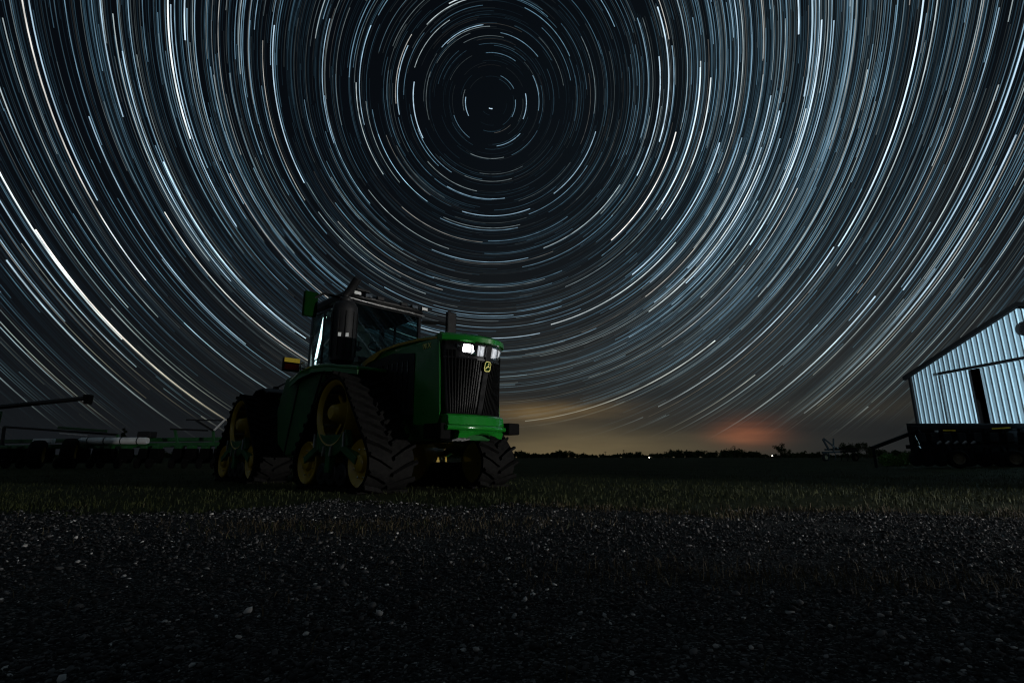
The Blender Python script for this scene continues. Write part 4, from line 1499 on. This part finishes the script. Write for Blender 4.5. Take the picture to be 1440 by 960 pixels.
# ---- leafy things
def leaf_cloud(centres, radii, n, size, m, name, parent=None, squash=1.0):
    cs, rs = np.array(centres), np.array(radii)
    k = nrg.integers(0, len(cs), n)
    d = nrg.normal(0, 1, (n, 3))
    d /= np.linalg.norm(d, axis=1)[:, None]
    rad = rs[k] * nrg.random(n) ** 0.45
    c = cs[k] + d * rad[:, None] * np.array([1, 1, squash])
    a = nrg.normal(0, 1, (n, 3))
    a /= np.linalg.norm(a, axis=1)[:, None]
    b = np.cross(a, nrg.normal(0, 1, (n, 3)))
    b /= np.linalg.norm(b, axis=1)[:, None]
    sz = size * nrg.uniform(0.6, 1.4, n)[:, None]
    P = np.stack([c - a * sz, c + b * sz * 0.55, c + a * sz, c - b * sz * 0.55], 1).reshape(-1, 3)
    F = np.arange(n)[:, None] * 4 + np.arange(4)[None]
    return fast_mesh(name, P, F, m, parent)


leafm = blade_mat('night_leaves', (0.018, 0.032, 0.010), (0.060, 0.085, 0.022))
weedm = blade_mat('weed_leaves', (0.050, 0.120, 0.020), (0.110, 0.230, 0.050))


def tree(px, base_py, Y, h, w, label, kind='round', group='lone trees on the horizon'):
    b = at(px, base_py, Y)
    z0 = float(gh(b.x, Y))
    t = empty('tree', (b.x, Y, z0), rng.random() * 6, label, 'tree', group)
    MB().tube([(0, 0, -0.1), (0.03 * h, 0, h * 0.3), (0, 0.02 * h, h * 0.62)], [h * 0.035, h * 0.026, h * 0.012], 8).build('trunk', mat('bark', (0.05, 0.04, 0.03), 0.9, var=0.3, bump=0.4), t, smooth=True)
    for k in range(4):
        a_ = k * 1.7
        MB().tube([(0.02 * h, 0, h * (0.28 + 0.06 * k)), (math.cos(a_) * w * 0.28, math.sin(a_) * w * 0.28, h * (0.5 + 0.07 * k))], [h * 0.014, h * 0.006], 6).build('limb', 'blacksteel', t)
    if kind == 'round':
        cs = [(rng.uniform(-0.3, 0.3) * w, rng.uniform(-0.3, 0.3) * w, h * rng.uniform(0.42, 0.86)) for _ in range(11)]
        rs = [w * rng.uniform(0.12, 0.24) for _ in cs]
    else:
        cs = [(rng.uniform(-0.1, 0.1) * w, rng.uniform(-0.1, 0.1) * w, h * (0.15 + 0.08 * k)) for k in range(11)]
        rs = [w * 0.5 * (1 - k / 11.5) for k in range(11)]
    leaf_cloud(cs, rs, 900, h * 0.035, leafm, 'crown', t, 0.8)
    return t


tree(1098, 643, 260, 7.5, 6.5, 'dark round tree right beside the right-hand farm light')
tree(1108, 643, 262, 5.0, 5.0, 'lower tree right of the tree beside the farm light')
tree(1190, 643, 150, 5.6, 5.4, 'dark tree just right of the small cultivator')
tree(1207, 643, 158, 4.6, 5.2, 'low broad tree between the cultivator and the shed, left one')
tree(1219, 643, 155, 4.9, 4.6, 'low dark tree nearest to the shed')
tree(169, 643, 110, 6.6, 2.3, 'narrow pointed evergreen behind the planter', 'cone')


def treeline():
    cs, rs = [], []
    az = -50.0
    while az < 50:
        Y = rng.uniform(430, 560)
        X = Y * math.tan(R(az))
        big = 0.75 + 0.3 * math.sin(az * 0.37) + 0.25 * math.sin(az * 1.1 + 1)
        if az > 12:
            big += 0.35
        h = rng.uniform(4.2, 6.2) * max(0.6, big)
        for _ in range(6):
            cs.append((X + rng.uniform(-4, 4), Y + rng.uniform(-4, 4), h * rng.uniform(0.15, 0.72)))
            rs.append(h * rng.uniform(0.28, 0.45))
        az += rng.uniform(0.18, 0.42)
    o = leaf_cloud(cs, rs, 90000, 0.85, leafm, 'far_treeline')
    tag(o, 'low dark line of trees along the horizon', 'treeline', kind='stuff')


treeline()

w0 = at(1262, 640, 26.0)
cs, rs = [], []
for k in range(26):
    px_ = rng.uniform(1236, 1284)
    c = at(px_, 640, 26.0 + rng.uniform(-0.8, 1.2))
    z0 = float(gh(c.x, c.y))
    cs.append((c.x, c.y, z0 + rng.uniform(0.12, 0.42)))
    rs.append(rng.uniform(0.16, 0.3))
tag(leaf_cloud(cs, rs, 2600, 0.055, weedm, 'weed_patch'), 'patch of tall green weeds lit beside the dark implement', 'weeds', kind='stuff')

# ---- utility poles and far farm lights
woodm = mat('pole_wood', (0.06, 0.05, 0.04), 0.9, var=0.3)
for px_, top, Y, lab in ((851, 634.5, 430, 'leftmost thin utility pole on the horizon, right of the tractor'), (877, 632, 400, 'dark utility pole with a crossarm left of the left farm light'),
                         (943, 633, 410, 'utility pole on the horizon right of the left farm light'), (1032, 626, 380, 'tallest pole on the horizon, under the red glow')):
    v = at(px_, top, Y)
    p_ = empty('utility_pole', (v.x, Y, 0), 0, lab, 'utility pole', 'poles along the horizon')
    MB().tube([(0, 0, -0.2), (0, 0, v.z)], [0.24, 0.17], 8).build('pole', woodm, p_)
    MB().box((0, 0, v.z - 0.7), (2.6, 0.22, 0.22)).build('crossarm', woodm, p_)
for px_, py_, Y, lab, rr in ((913, 642.8, 260, 'left farm light glowing white on the horizon', 0.33), (1086, 640.5, 258, 'right farm light glowing white on the horizon', 0.33)):
    v = at(px_, py_, Y)
    p_ = empty('farm_light', (v.x, Y, 0), 0, lab, 'yard light', 'lit farm lights far off')
    MB().tube([(0, 0.4, -0.1), (0, 0.4, v.z + 0.1), (0, 0, v.z + rr)], 0.10, 8).build('pole', woodm, p_)
    MB().lathe([(0, 0.02), (0.02, rr * 0.5), (rr * 0.45, rr * 0.72), (rr, rr * 0.55), (rr * 1.2, 0.02)], (0, 0, v.z - rr * 0.6), (0, 0, 1), 14).build('lamp_globe', 'farlamp', p_, smooth=True)
